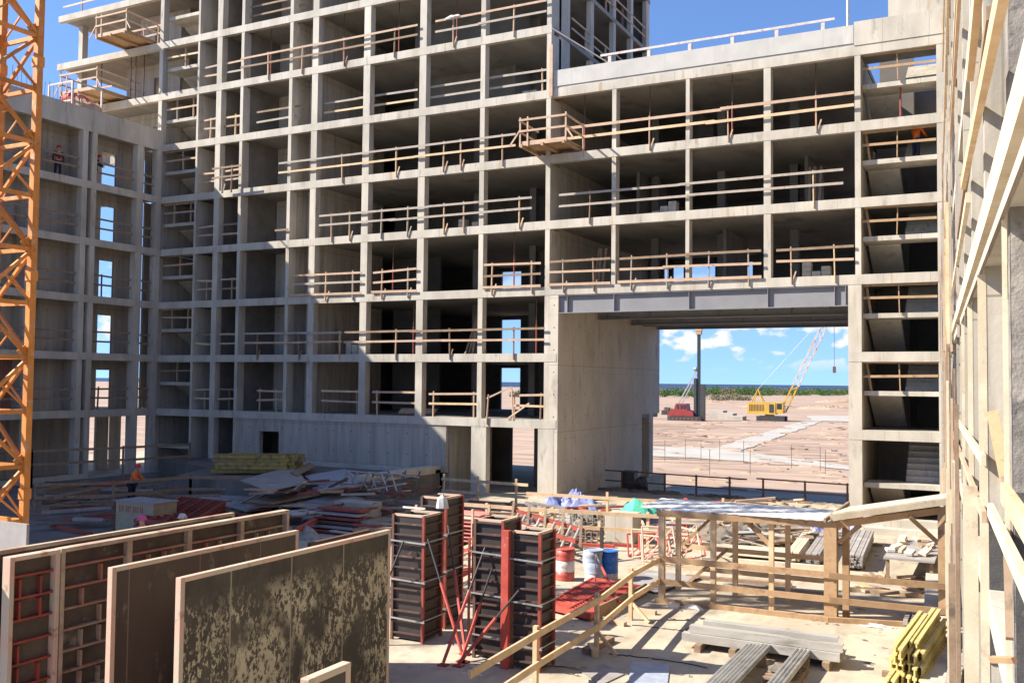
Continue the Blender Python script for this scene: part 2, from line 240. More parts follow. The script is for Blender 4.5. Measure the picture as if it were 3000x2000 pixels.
# ------------------------------------------------------------------ mesh helpers
class MB:
    def __init__(s): s.v = []; s.f = []
    def _add(s, vs, fs):
        k = len(s.v); s.v += [Vector(a) for a in vs]; s.f += [tuple(k+i for i in f) for f in fs]; return s
    def box(s, x0, x1, y0, y1, z0, z1):
        x0, x1 = min(x0, x1), max(x0, x1); y0, y1 = min(y0, y1), max(y0, y1); z0, z1 = min(z0, z1), max(z0, z1)
        return s._add([(x0, y0, z0), (x1, y0, z0), (x1, y1, z0), (x0, y1, z0), (x0, y0, z1), (x1, y0, z1), (x1, y1, z1), (x0, y1, z1)],
                      [(0, 3, 2, 1), (4, 5, 6, 7), (0, 1, 5, 4), (1, 2, 6, 5), (2, 3, 7, 6), (3, 0, 4, 7)])
    def beam(s, p, q, w=.1, h=None, up=(0, 0, 1)):
        h = h or w; p = Vector(p); q = Vector(q); d = (q-p)
        if d.length < 1e-6: return s
        d.normalize(); u = Vector(up)
        if abs(d.dot(u)) > .98: u = Vector((0, 1, 0))
        a = d.cross(u).normalized(); b = a.cross(d).normalized(); a *= w/2; b *= h/2
        vs = [p-a-b, p+a-b, p+a+b, p-a+b, q-a-b, q+a-b, q+a+b, q-a+b]
        return s._add(vs, [(0, 3, 2, 1), (4, 5, 6, 7), (0, 1, 5, 4), (1, 2, 6, 5), (2, 3, 7, 6), (3, 0, 4, 7)])
    def tube(s, p, q, r=.03, n=8, r2=None):
        r2 = r if r2 is None else r2; p = Vector(p); q = Vector(q); d = (q-p).normalized(); u = Vector((0, 0, 1)) if abs(d.z) < .9 else Vector((0, 1, 0))
        a = d.cross(u).normalized(); b = a.cross(d).normalized(); vs = []
        for c, rr in ((p, r), (q, r2)):
            for i in range(n): t = 2*math.pi*i/n; vs.append(c+a*math.cos(t)*rr+b*math.sin(t)*rr)
        fs = [(i, (i+1) % n, n+(i+1) % n, n+i) for i in range(n)]+[tuple(range(n-1, -1, -1)), tuple(range(n, 2*n))]
        return s._add(vs, fs)
    def prism(s, pts, z0, z1):
        n = len(pts); vs = [(p[0], p[1], z0) for p in pts]+[(p[0], p[1], z1) for p in pts]
        return s._add(vs, [tuple(range(n-1, -1, -1)), tuple(range(n, 2*n))]+[(i, (i+1) % n, n+(i+1) % n, n+i) for i in range(n)])
    def extr(s, pts, off):                                 # polygon (3D points) extruded by a vector
        n = len(pts); off = Vector(off); vs = [Vector(p) for p in pts]+[Vector(p)+off for p in pts]
        return s._add(vs, [tuple(range(n-1, -1, -1)), tuple(range(n, 2*n))]+[(i, (i+1) % n, n+(i+1) % n, n+i) for i in range(n)])
    def lathe(s, c, prof, n=20):
        vs = []; c = Vector(c)
        for r, z in prof:
            for i in range(n): t = 2*math.pi*i/n; vs.append((c.x+r*math.cos(t), c.y+r*math.sin(t), c.z+z))
        m = len(prof); fs = [(j*n+i, j*n+(i+1) % n, (j+1)*n+(i+1) % n, (j+1)*n+i) for j in range(m-1) for i in range(n)]
        fs += [tuple(range(n-1, -1, -1)), tuple((m-1)*n+i for i in range(n))]
        return s._add(vs, fs)
    def blob(s, c, r, seed=0, n=10, rough=.25):            # a lumpy heap or crumpled bag
        rd = random.Random(seed); vs = []; c = Vector(c)
        for j in range(n//2+1):
            ph = math.pi*j/(n//2)
            for i in range(n):
                t = 2*math.pi*i/n; k = 1+rd.uniform(-rough, rough)
                vs.append((c.x+r[0]*math.sin(ph)*math.cos(t)*k, c.y+r[1]*math.sin(ph)*math.sin(t)*k, c.z+max(-.001, r[2]*math.cos(ph)*k)))
        m = n//2+1
        return s._add(vs, [(j*n+i, j*n+(i+1) % n, (j+1)*n+(i+1) % n, (j+1)*n+i) for j in range(m-1) for i in range(n)])
    def cloth(s, c, r, seed=0, n=34):                       # a heap of sheeting with sharp folds
        c = Vector(c); vs = []; m = n//2
        for j in range(m+1):
            q = j/m
            for i in range(n):
                t = 2*math.pi*i/n; a = r[0]*q*math.cos(t); b_ = r[1]*q*math.sin(t)
                k = mnoise.noise(Vector((a*1.9+seed*7, b_*1.9, seed))); k2 = abs(mnoise.noise(Vector((a*5+seed, b_*5, 3.3))))
                h = r[2]*.62*(1-q**4)*(1+1.1*k)+.5*k2*r[2]*(1-q*q); e_ = 1+.25*mnoise.noise(Vector((math.cos(t)*1.5+seed, math.sin(t)*1.5, 1)))
                vs.append((c.x+a*e_, c.y+b_*e_, c.z+max(0.004, h if j < m else .004)))
        return s._add(vs, [(j*n+i, (j+1)*n+i, (j+1)*n+(i+1) % n, j*n+(i+1) % n) for j in range(m) for i in range(n)])
    def build(s, name, m, parent=None, smooth=False, bevel=0.):
        me = bpy.data.meshes.new(name); off = parent_off(parent)
        me.from_pydata([v-off for v in s.v], [], s.f); me.validate(); me.update()
        me.materials.append(M[m] if isinstance(m, str) else m)
        if smooth:
            for p in me.polygons: p.use_smooth = True
        ob = bpy.data.objects.new(name, me); C.objects.link(ob)
        if parent: ob.parent = parent
        if bevel:
            b = ob.modifiers.new('bevel', 'BEVEL'); b.width = bevel; b.segments = 2; b.limit_method = 'ANGLE'
        return ob
def parent_off(p):
    o = Vector((0, 0, 0))
    while p: o += p.location; p = p.parent
    return o
def thing(name, label, cat, loc=(0, 0, 0), group=None):
    o = bpy.data.objects.new(name, None); o.empty_display_size = .3; C.objects.link(o); o.location = loc
    o['label'] = label; o['category'] = cat
    if group: o['group'] = group
    return o
def tag(o, label, cat, group=None):
    o['label'] = label; o['category'] = cat
    if group: o['group'] = group
    return o
def struct(o): o['kind'] = 'structure'; return o
def base_origin(o):                                        # moves a single mesh thing's origin to the middle of its base
    me = o.data; xs = [v.co for v in me.vertices]
    c = Vector(((min(v.x for v in xs)+max(v.x for v in xs))/2, (min(v.y for v in xs)+max(v.y for v in xs))/2, min(v.z for v in xs)))
    me.transform(Matrix.Translation(-c)); o.location = c; return o
def one(mb, name, m, label, cat, group=None, **k): return tag(base_origin(mb.build(name, m, None, **k)), label, cat, group)
def copy_tree(o, parent=None):
    c = o.copy(); C.objects.link(c); c.parent = parent
    for ch in [x for x in o.children]: copy_tree(ch, c)
    return c

LV = [0, 3.88, 7.18, 10.48, 13.78, 17.08, 20.38, 23.68, 26.98, 30.28, 33.58]     # tops of the slabs
FY = 43.0; BY = 58.5
ordn = ['yard', 'first', 'second', 'third', 'fourth', 'fifth', 'sixth', 'seventh', 'eighth', 'ninth', 'tenth']

# ------------------------------------------------------------------ ground, track, sea
def plane(name, pts, z, m):
    b = MB(); b._add([(p[0], p[1], z) for p in pts], [tuple(range(len(pts)))]); return struct(b.build(name, m))
plane('ground', [(-20, 48), (-5.5, 48), (-5.5, 59.6), (-20, 59.6)], -2.5, 'sand')
plane('ground', [(-3000, 59.6), (3000, 59.6), (3000, 1150), (-3000, 1500)], -2.5, 'sand')
plane('ground', [(-3000, -300), (-61, -300), (-61, 59.6), (-3000, 59.6)], -2.5, 'sand')
plane('ground', [(16, -300), (3000, -300), (3000, 59.6), (16, 59.6)], -2.5, 'sand')
plane('sea', [(-30000, 700), (30000, 700), (30000, 50000), (-30000, 50000)], -3.2, 'sea')
b = MB(); b.prism([(-61, -20), (16, -20), (16, 59.6), (-5.72, 59.6), (-5.72, 48.9), (-19.62, 49.3), (-19.62, 59.6), (-61, 59.6)], -3, 0); struct(b.build('site_deck', 'deck'))
b = MB(); b.prism([(-46.6, 15), (-24, 15), (-23.6, 43), (-46.6, 43)], .001, .006); struct(b.build('yard_shade_sheet', 'podium'))  # thin dark sheet over the deck, painting in the wing's shade
def strip(pts, z, name):
    q = []
    for p, r in zip(pts, pts[1:]+pts[:1]):
        n = max(1, int((r-p).length/2.5))
        for i in range(n): u = p.lerp(r, i/n); q.append((u.x+random.uniform(-.35, .35), u.y+random.uniform(-.9, .9), z))
    b = MB(); b._add(q, [tuple(range(len(q)))]); return struct(b.build(name, 'road'))
G3 = lambda x, y: gz(x*T, y*T, -2.5)
def road_strip(q, z): strip([G3(*p) for p in q], z, 'track')
road_strip([(1380, 1022), (1650, 1030), (1960, 1070), (1960, 1079), (1700, 1060), (1380, 1040)], -2.43)
road_strip([(1640, 1030), (1852, 965), (1890, 967), (1700, 1037)], -2.425)
road_strip([(1852, 955), (1960, 955), (1960, 969), (1862, 966)], -2.42)
# low wheel ruts and heaps in the sand beyond the archway
b = MB()
for i in range(140):
    p = G3(random.uniform(1490, 1960), random.uniform(968, 1110)); r = random.uniform(.15, .5)*(1+p.y/120)
    b.blob((p.x, p.y, -2.5), (r*random.uniform(1, 2.2), r, r*.22), i, 8, .3)
o = b.build('sand_clods', 'sand'); o['kind'] = 'stuff'; tag(o, 'clods and low heaps of sand scattered beyond the archway', 'sand')

# ------------------------------------------------------------------ main block with the bridge over the archway
blk = thing('apartment_block', 'bare concrete frame block with bridge over the archway facing the yard', 'building', (-24, 50, 0))
BEAM = .42; TH = .24
def slab(x0, x1, y0, y1, z, name='floor_slab', par=blk, holes=None):
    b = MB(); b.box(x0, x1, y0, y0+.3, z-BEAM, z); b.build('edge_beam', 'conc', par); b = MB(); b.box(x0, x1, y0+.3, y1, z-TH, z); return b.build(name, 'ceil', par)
for k in range(1, 10):
    z = LV[k]; xl = -47.2 if k < 7 else -57.2; xr = -20.1 if k > 6 else -19.7 if k < 3 else -5.47
    if k >= 7:
        slab(xl, xr, FY, 57.9, z)
    else:
        # leave the stair bays open: X -47.2..-44.2 (left) and -5.45..-2.46 (right)
        slab(-47.2, xr, FY, BY, z)
for k in (1, 2): b = MB(); b.box(-5.99, -5.47, FY, FY+.8, LV[k]-BEAM, LV[k]); b.build('edge_beam', 'conc', blk)
for k in range(1, 7): slab(-5.468, -2.1, FY, 47.6 if k < 6 else 45.0, LV[k])
# columns in the facade plane
cols = [(-47.5, -47.2, .45), (-44.2, -44.05, 1.6), (-42.6, -42.2, .45), (-40.66, -40.44, .6), (-36.93, -36.70, .6), (-35.25, -34.83, .45), (-31.63, -31.19, .45),
        (-27.94, -27.52, .45), (-24.17, -23.90, .45), (-20.37, -20.12, 1.2), (-16.84, -16.63, .5), (-13.17, -12.99, .5), (-9.57, -9.26, .5), (-5.69, -5.45, .8), (-2.46, -2.10, .6)]
for i, (x0, x1, dp) in enumerate(cols):
    b = MB(); top = 9 if x0 < -20 else 6
    for k in range(0, top):
        z0 = LV[k]; z1 = LV[k+1]-BEAM
        if k == 0 and -40.5 < x0 < -26: continue           # the ground floor wall stands there
        if k < 3 and -20 < x0 < -9: continue               # archway
        xa, xb = x0, x1
        if k == 0 and -28 < x0 < -20.3: xa, xb = x0-.3, x1+.3
        if k < 3 and -6 < x0 < -5: xa = x0-.3
        b.box(xa, xb, FY+.012, FY+dp, z0, z1)
    b.build('column', 'conc', blk)
# deep columns standing inside the bays
for x in (-31.4, -27.7, -24.0, -16.7, -13.1, -9.4):
    b = MB()
    for k in range(1, 6 if x > -20 else 9):
        if x > -20 and k < 3: continue
        b.box(x-.2, x+.2, 49, 49.4, LV[k], LV[k+1]-TH)
    b.build('column', 'inner', blk)
# partition walls running back from the facade
def pwall(x0, x1, y0, y1, z0, z1, m='wall', n='partition_wall'):
    b = MB(); b.box(x0, x1, y0, y1, z0, z1); return b.build(n, m, blk)
for k in range(0, 9):
    z0, z1 = LV[k], LV[k+1]-TH
    pwall(-47.42, -47.22, FY+.5, BY-.1, z0, z1) if k < 7 else None
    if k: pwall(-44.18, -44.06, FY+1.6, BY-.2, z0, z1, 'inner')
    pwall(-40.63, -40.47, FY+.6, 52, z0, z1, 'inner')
    pwall(-40.44, -36.95, 46.2, 46.4, z0, z1)              # shallow room with a visible back wall
    # wall beside it with a door
    b = MB(); b.box(-36.88, -36.75, FY+.6, 46.0, z0, z1); b.build('partition_wall', 'wall', blk)
    b = MB(); b.box(-36.7, -35.9, 44.6, 44.75, z0, z1); b.box(-35.9, -35.25, 44.6, 44.75, z0+2.2, z1); b.build('partition_wall', 'wall', blk)
    b = MB(); b.box(-35.2, -35.05, FY+.5, 50, z0, z1); b.build('partition_wall', 'wall', blk)
    if 1 <= k: pwall(-20.33, -20.15, FY+1.2 if k < 6 else FY+.9, 57.9 if k < 6 else 45.2, z0, z1)
    pwall(-42.5, -42.3, FY+.5, 50, z0, z1, 'inner')
# corridor wall closing most bays
for k in range(1, 9):
    z0, z1 = LV[k], LV[k+1]-TH
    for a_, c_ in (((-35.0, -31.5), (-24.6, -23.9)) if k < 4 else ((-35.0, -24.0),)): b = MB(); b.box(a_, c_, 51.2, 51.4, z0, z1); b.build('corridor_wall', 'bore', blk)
# rear wall, open where the photo looks right through
for k in range(1, 9):
    z0, z1 = LV[k], LV[k+1]-TH; b = MB(); y0, y1 = (57.5, 57.7) if k > 6 else (58.1, 58.3)
    segs = [(-47.2, -30.8), (-29.3, -28.65), (-28.1, -20.15)] if k in (1, 2, 3) else [(-47.2, -20.15)]
    for a, c in segs: b.box(a, c, y0, y1, z0, z1)
    if k in (1, 2, 3):
        for a, c in ((-30.8, -29.3), (-28.65, -28.1)): b.box(a, c, y0, y1, z1-.25, z1)
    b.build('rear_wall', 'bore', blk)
for k in (3, 4, 5):
    z0, z1 = LV[k], LV[k+1]-TH; b = MB()
    segs = [(-20.1, -19.2), (-18.9, -18.6), (-17.9, -17.5), (-15.9, -15.3), (-13.6, -5.5)] if k == 3 else [(-20.1, -5.5)]
    for a, c in segs: b.box(a, c, 58.1, 58.3, z0, z1)
    if k == 3: b.box(-19.2, -13.6, 58.1, 58.3, z1-.35, z1)
    b.build('rear_wall', 'bore', blk)
for k in (3, 4, 5):
    for x in ((-12.6,), (-8.6, -17.2), (-14.5,))[k-3]: pwall(x, x+.16, 47.5, 52, LV[k], LV[k+1]-TH, 'inner')
# ground floor: solid wall with an opening, open bays at the right
b = MB()
b.box(-40.44, -38.6, FY+.06, FY+.3, 1.0, LV[1]-BEAM); b.box(-38.6, -37.2, FY+.06, FY+.3, 2.75, LV[1]-BEAM); b.box(-37.2, -26.0, FY+.06, FY+.3, 1.0, LV[1]-BEAM)
b.box(-38.6, -37.2, FY+.06, FY+.3, 1.0, 1.25)
b.build('ground_floor_wall', 'wall', blk)
pwall(-39.5, -36.5, 46, 46.2, 0, 3.6, 'bore')
pwall(-26.15, -25.95, FY+.35, 48, 0, 3.6); pwall(-34, -25.75, 50, 50.2, 0, 3.6, 'bore')
for q in ((-23.2, -22.2, 47.8, 48.1),): b = MB(); b.box(*q, 0, 3.6); b.build('corridor_wall', 'bore', blk)
# archway: pier wall, door, portal
b = MB(); b.box(-20.115, -19.62, FY+.014, 58.6, LV[1], 10.06); b.box(-20.115, -19.62, FY+.02, 55.3, 0, LV[1]-.001); b.box(-20.115, -19.62, 56.7, 57.4, 0, LV[1]-.001); b.build('archway_pier', 'pier', blk)
b = MB(); b.box(-5.99, -5.71, FY+.6, 58.6, 0, 10.06); b.build('archway_pier', 'pier', blk)
def girder(y, x0=-19.6, x1=-6.0, zb=9.15, zt=10.05):
    g = MB(); g.box(x0, x1, y, y+.03, zb+.04, zt-.04); g.box(x0, x1, y-.14, y+.17, zb, zb+.04); g.box(x0, x1, y-.14, y+.17, zt-.04, zt)
    for x in (x0+.45, -16.7, -13.0, -9.4, x1-.55, x1-.1): g.box(x-.012, x+.012, y-.13, y, zb+.04, zt-.04)
    g.build('steel_girder', 'girder', blk)
for y in (43.16, 48.3, 53.4, 58.2): girder(y)
g = MB()
for x in (-18.2, -16.7, -15.2, -13.0, -11.2, -9.4, -7.6): g.box(x-.08, x+.08, 43.36, 58.0, 9.45, 9.6)
g.box(-19.6, -6.0, 44.2, 58.0, 9.98, 10.02); g.box(-19.6, -6, 55.4, 55.5, 9.2, 9.35)
g.build('cross_beam', 'girder', blk)
# bridge roof parapet, end block
b = MB(); b.box(-20.08, -5.72, FY-.02, FY+.18, LV[6]+.12, 21.3); b.box(-20.08, -5.72, FY+.02, FY+.2, LV[6]+.001, LV[6]+.12); b.build('roof_parapet', 'white', blk)
b = MB(); b.box(-5.7, -2.05, FY-.03, FY+.3, LV[6]+.002, 21.42); b.build('roof_parapet', 'conc', blk)
b = MB(); b.box(-4.35, -2.1, FY+.35, FY+.6, LV[6], 25.5); b.build('stair_head', 'conc', blk)
# tower flank facing right: wall piece and columns along X=-20.2
for (y0, y1) in ((43.95, 45.3), (48.1, 48.55), (51.5, 51.9), (54.4, 54.8), (57.2, 57.8)):
    b = MB()
    for k in range(6, 9): b.box(-20.38, -20.12, y0, y1, LV[k]+.002, LV[k+1]-TH-.002)
    b.build('column', 'conc', blk)
for k in range(6, 9):
    b = MB(); b.box(-31, -24.5, 47.2, 47.4, LV[k], LV[k+1]-TH); b.build('partition_wall', 'inner', blk); b = MB(); b.box(-24.4, -24.2, 47, 53, LV[k], LV[k+1]-TH); b.build('partition_wall', 'inner', blk)
# tower balconies reaching left over the wing
for k in (6, 7, 8):
    z0, z1 = LV[k]+.001, LV[k+1]-TH-.001
    b = MB(); y0 = 45.4; b.box(-56.9, -53.2, y0, y0+.2, z0, z1) if k == 6 else None
    b.box(-53.2 if k < 8 else -52.0, -50.6, y0, y0+.2, z0, z1); b.box(-50.6, -49.6, y0, y0+.2, z0+2.15, z1); b.box(-49.6, -48.2, y0, y0+.2, z0, z1); b.box(-48.2, -47.45, y0, y0+.2, z0+2.3, z1)
    b.build('balcony_wall', 'wall', blk)
    b = MB(); b.box(-56.9, -56.5, 44.4, 44.85, z0, z1); b.build('column', 'conc', blk)
    b = MB(); b.box(-57.0, -47.4, 57.0, 57.2, z0, z0+.01); b.build('rear_wall', 'inner', blk)
# stair landings and flights in the two open stair bays
def stair_bay(x0, x1, ks, recess):
    for k in ks:
        zl = LV[k]+1.65
        b = MB(); b.box(x0+.02, x1-.02, FY+recess, FY+recess+1.3, zl-.2, zl); b.build('stair_landing', 'conc', blk)
        xm = (x0+x1)/2; n = 9
        for (za, zb, xa, xb) in ((LV[k], zl, x0+.1, xm-.08), (LV[k+1], zl, xm+.08, x1-.1)):
            h = (zl-za)/n; Ys = FY+recess+1.3; L_ = n*.29; pts = []
            za_, zb_ = (za, zl) if za < zl else (zl, za)
            lo_far = za < zl                               # lower end lies away from the facade
            hh = (zb_-za_)/n; pts = []
            for i in range(n):
                y0_ = Ys+L_-i*.29; pts += [(y0_, za_+hh*i), (y0_, za_+hh*(i+1))]
                if i == n-1: pts.append((Ys, zb_))
            if not lo_far: pts = [(Ys+L_-(y-Ys), z) for y, z in pts]
            a0, a1 = pts[0], pts[-1]; pts += [(a1[0], a1[1]-.28), (a0[0], a0[1]-.12)]
            b = MB(); b.extr([(xa, y, z) for y, z in pts], (xb-xa, 0, 0)); b.build('stair_flight', 'conc', blk)
stair_bay(-5.45, -2.46, range(0, 6), .35)
stair_bay(-47.18, -44.2, range(0, 9), .35)
pwall(-5.45, -4.0, 48.4, 48.6, 0, 16.9, 'inner', 'stair_wall'); pwall(-5.6, -5.47, FY+.8, 49, 0, 20.0, 'wall', 'stair_wall'); pwall(-2.42, -2.2, FY+.6, 52, 0, 20.0, 'wall', 'stair_wall')
pwall(-4.4, -2.1, 51.2, 51.4, 0, 20.4, 'bore', 'stair_wall'); pwall(-5.45, -3.9, 50.2, 50.4, 0, 24, 'bore', 'stair_wall')
pwall(-44.2, -44.0, 49, 57, 0, 23, 'bore', 'stair_wall'); pwall(-47.2, -44.1, 49.2, 49.4, 0, 26, 'bore', 'stair_wall')

# ------------------------------------------------------------------ left wing
wing = thing('wing_building', 'shaded six storey concrete wing along the left side of the yard', 'building', (-53, 26, 0))
WX = -46.95
for k in range(1, 7):
    b = MB(); z = LV[k]; b.box(WX-.3, WX, 6, FY-.002, z-BEAM, z); b.box(-60, WX-.3, 6, FY-.002, z-TH, z); b.build('floor_slab', 'conc', wing)
b = MB(); b.box(WX-.25, WX-.01, 6, FY-.002, LV[6]+.001, 21.25); b.build('roof_parapet', 'conc', wing)
b = MB(); b.box(-60, WX-.26, 6, 26, LV[6]+.001, 25.0); b.build('added_shade_storey', 'wall', wing)  # block added on the unseen end of the roof to shade the yard
wc = [(42.55, 42.95), (41.04, 41.53), (37.78, 38.13), (37.15, 37.50), (34.0, 34.4), (30.5, 30.9), (27, 27.4), (23.5, 23.9), (20, 20.4), (16.5, 16.9), (13, 13.4), (9.5, 9.9)]
for y0, y1 in wc:
    b = MB()
    for k in range(6):
        b.box(WX-.45, WX-.012, y0, y1, LV[k], LV[k+1]-BEAM)
    b.build('column', 'conc', wing)
for y0, y1 in wc:
    b = MB(); b.box(-60, -59.6, y0, y0+.35, 0, LV[6]-TH); b.build('column', 'conc', wing)
for k in range(1, 6):
    z0, z1 = LV[k], LV[k+1]-TH; b = MB(); X0, X1 = -48.55, -48.4
    segs = [(6, 39.65), (40.7, 42.82), (42.99, 51)]
    for a, c in segs: b.box(X0, X1, a, c, z0, z1)
    b.box(X0, X1, 39.65, 40.7, z0+2.33, z1); b.build('balcony_wall', 'wall', wing)
    for ya in (34.1, 37.4): b = MB(); b.box(-48.38, WX-.46, ya, ya+.13, z0, z1); b.build('partition_wall', 'wall', wing)
    b = MB(); b.box(-57, -48.56, 37.5, 37.65, z0, z1); b.build('partition_wall', 'wall', wing)
for a_, c_ in ((20, 40.3), (41.1, 42.0), (42.2, 42.95)): b = MB(); b.box(-50.2, -50, a_, c_, 0, 3.62); b.build('ground_floor_wall', 'wall', wing)
b = MB(); b.box(WX-.3, WX-.01, 6, 38.0, 0, .25); b.build('plinth', 'conc', wing)
b = MB(); b.box(-48.39, -48.3, 32.2, 35.2, LV[1], LV[1]+2.9); b.build('brick_infill', 'brick', wing)

# ------------------------------------------------------------------ right block: its facade runs towards the camera
rb = thing('side_building', 'sunlit concrete fin wall building close on the right edge', 'building', (2, 20, 0))
def SH(n, y): return .43-.0595*y+n
class SB(MB):
    def sb(s, n0, n1, y0, y1, z0, z1):
        return s._add([(SH(n0, y0), y0, z0), (SH(n1, y0), y0, z0), (SH(n1, y1), y1, z0), (SH(n0, y1), y1, z0), (SH(n0, y0), y0, z1), (SH(n1, y0), y0, z1), (SH(n1, y1), y1, z1), (SH(n0, y1), y1, z1)],
                      [(0, 3, 2, 1), (4, 5, 6, 7), (0, 1, 5, 4), (1, 2, 6, 5), (2, 3, 7, 6), (3, 0, 4, 7)])
fins = [6.75, 10.0, 13.5, 17.04, 20.6, 24.1, 27.6, 31.1, 34.6, 38.1, 41.4]
for k in range(1, 8):
    b = SB(); b.sb(0, 9, 2.5, 42.9, LV[k]-.3, LV[k]); b.build('floor_slab', 'conc', rb)
for y in fins:
    for k in range(0, 7):
        b = SB(); b.sb(.004, 5, y, y+.25, LV[k], LV[k+1]-.3); b.build('fin_wall', 'wall' if y > 7 else 'roughc', rb)
b = SB(); b.sb(5.0, 5.2, 2.5, 42.9, 0, LV[7]-.3); b.build('inner_wall', 'bore', rb)
for y in fins[:6]:
    for z0, z1 in ((3.2, 3.57), (3.885, 4.5 if y > 7 else 5.1)): b = SB(); b.sb(.01, 1.6, y-.012, y, z0, z1); b.build('damp_course', 'black', rb)
b = SB(); b.sb(-.75, -.02, 12, 42.9, 0, .3); b.build('kerb', 'conc', rb)
def onR(x, y, n=-.1):
    d = ray(x, y); t = (.43+n)/(d[0]+.0595*d[1]); return Vector((d[0]*t, d[1]*t, d[2]*t+CZ))

# boards fixed along and up the right hand facade
def rboard(n, y0, z0, y1, z1, w, t, m, label, cat='timber board', grp='boards fixed along the right hand facade'):
    b = MB(); b.beam((SH(n, y0), y0, z0), (SH(n, y1), y1, z1), t, w, up=(0, 0, 1)) if abs(y1-y0) > .3 else b.beam((SH(n, y0), y0, z0), (SH(n, y1), y1, z1), t, w, up=(1, 0, 0))
    return one(b, 'timber_board', m, label, cat, grp)
rboard(-.1, 2.2, 6.93, 17.0, 6.93, .2, .05, 'palewood', 'wide bleached board running steeply across the right edge at ceiling height')
rboard(-.1, 17.2, 6.93, 36.0, 6.9, .15, .05, 'palewood', 'far continuation of the bleached edge board along the second slab')
rboard(-.12, 4.4, 7.62, 12.5, 8.15, .13, .05, 'pine', 'golden pine rail sloping above the wide bleached board')
rboard(-.12, 5.0, 8.75, 9.8, 8.65, .12, .06, 'pine', 'short thick pine rail near the top right corner')
rboard(-.06, 7.5, 8.4, 20, 8.35, .1, .05, 'oldwood', 'brown upper rail behind the golden pine rail')
rboard(-.08, 12, 7.9, 40, 7.9, .12, .05, 'palewood', 'long lower rail of the second slab on the right facade')
rboard(-.1, 10, 11.6, 41, 11.6, .12, .05, 'palewood', 'upper rail of the third slab on the right facade')
rboard(-.1, 9, 11.1, 41, 11.1, .12, .05, 'rail', 'lower rail of the third slab on the right facade')
rboard(-.1, 14, 14.9, 41, 14.9, .12, .05, 'palewood', 'upper rail of the fourth slab on the right facade')
rboard(-.12, 13, 14.4, 41, 14.5, .12, .05, 'pine', 'lower rail of the fourth slab on the right facade')
rboard(-.1, 18, 18.2, 41, 18.2, .12, .05, 'pine', 'rail of the fifth slab on the right facade')
rboard(-.06, 3.6, 5.12, 6.5, 5.12, .12, .04, 'pine', 'upper golden handrail plank beside the lower right corner')
rboard(-.06, 4.2, 4.85, 8.2, 4.82, .1, .04, 'palewood', 'lower bleached handrail plank beside the right edge')
rboard(-.05, 9.5, 5.1, 20, 5.08, .1, .04, 'palewood', 'handrail further along the first slab on the right')
rboard(-.05, 9.5, 4.6, 30, 4.55, .1, .04, 'rail', 'lower handrail further along the first slab on the right')
def pboard(p, yp, q, yq, w_, m, label):
    a, c = ray(*p), ray(*q); A = Vector(a*(yp/a[1])); B = Vector(c*(yq/c[1])); A.z += CZ; B.z += CZ
    b = MB(); b.beam(A, B, w_, .03, up=(0, 1, 0)); return one(b, 'timber_board', m, label, 'timber board', 'boards fixed along the right hand facade')
pboard((2908, 1208), 8.8, (2965, 1480), 7.4, .09, 'orangewood', 'brown plank leaning against the fin above the lower right handrails')
pboard((2945, 1400), 7.6, (2968, 1640), 6.6, .05, 'oldwood', 'short dark brown stick below the leaning brown plank')
pboard((2950, 1620), 6.4, (2958, 1870), 6.0, .04, 'oldwood', 'splintered brown stick hanging below the handrails')
pboard((2905, 1930), 6.5, (2972, 1932), 6.3, .035, 'orangewood', 'small brown ledge board in the lower right corner')
# vertical boards: the near fins and, further off, the ragged row of posts
vl = {10.0: 'broad bleached upright board on the second fin from the right edge', 13.5: 'slim bleached upright on the third fin from the right edge',
      17.04: 'slim bleached upright on the fourth fin from the right edge', 6.75: 'thin rough upright strip at the far right edge'}
for y in (6.75, 10.0, 13.5, 17.04):
    w_ = {6.75: .03, 10.0: .075, 13.5: .06, 17.04: .05}[y]
    rboard(-.03, y+.02, .1, y+.021, 6.8, w_, .05, 'palewood', vl[y])
rboard(-.12, 10.8, 0, 10.82, 4.75, .13, .05, 'palewood', 'tall thick white board standing from the yard up past the first slab at the right')
rboard(-.28, 12.3, 0, 12.32, 3.7, .07, .05, 'oldwood', 'thin brown batten beside the tall thick white board')
i = 0
for y in np.arange(18.2, 42, .36):
    i += 1; za = random.choice((0, 0, 3.4, 6.6)); zb = za+random.uniform(2.5, 7); dz = random.uniform(-.5, .5)
    rboard(-.05-random.uniform(0, .22), y, za, y+dz if abs(dz) < .29 else y+.2, zb, random.uniform(.03, .065), random.uniform(.03, .1), random.choice(('palewood', 'pine', 'rail', 'oldwood', 'greywood')),
           'narrow upright board in the ragged far row beside the right stair bay', 'timber board', 'ragged row of upright boards on the right facade')

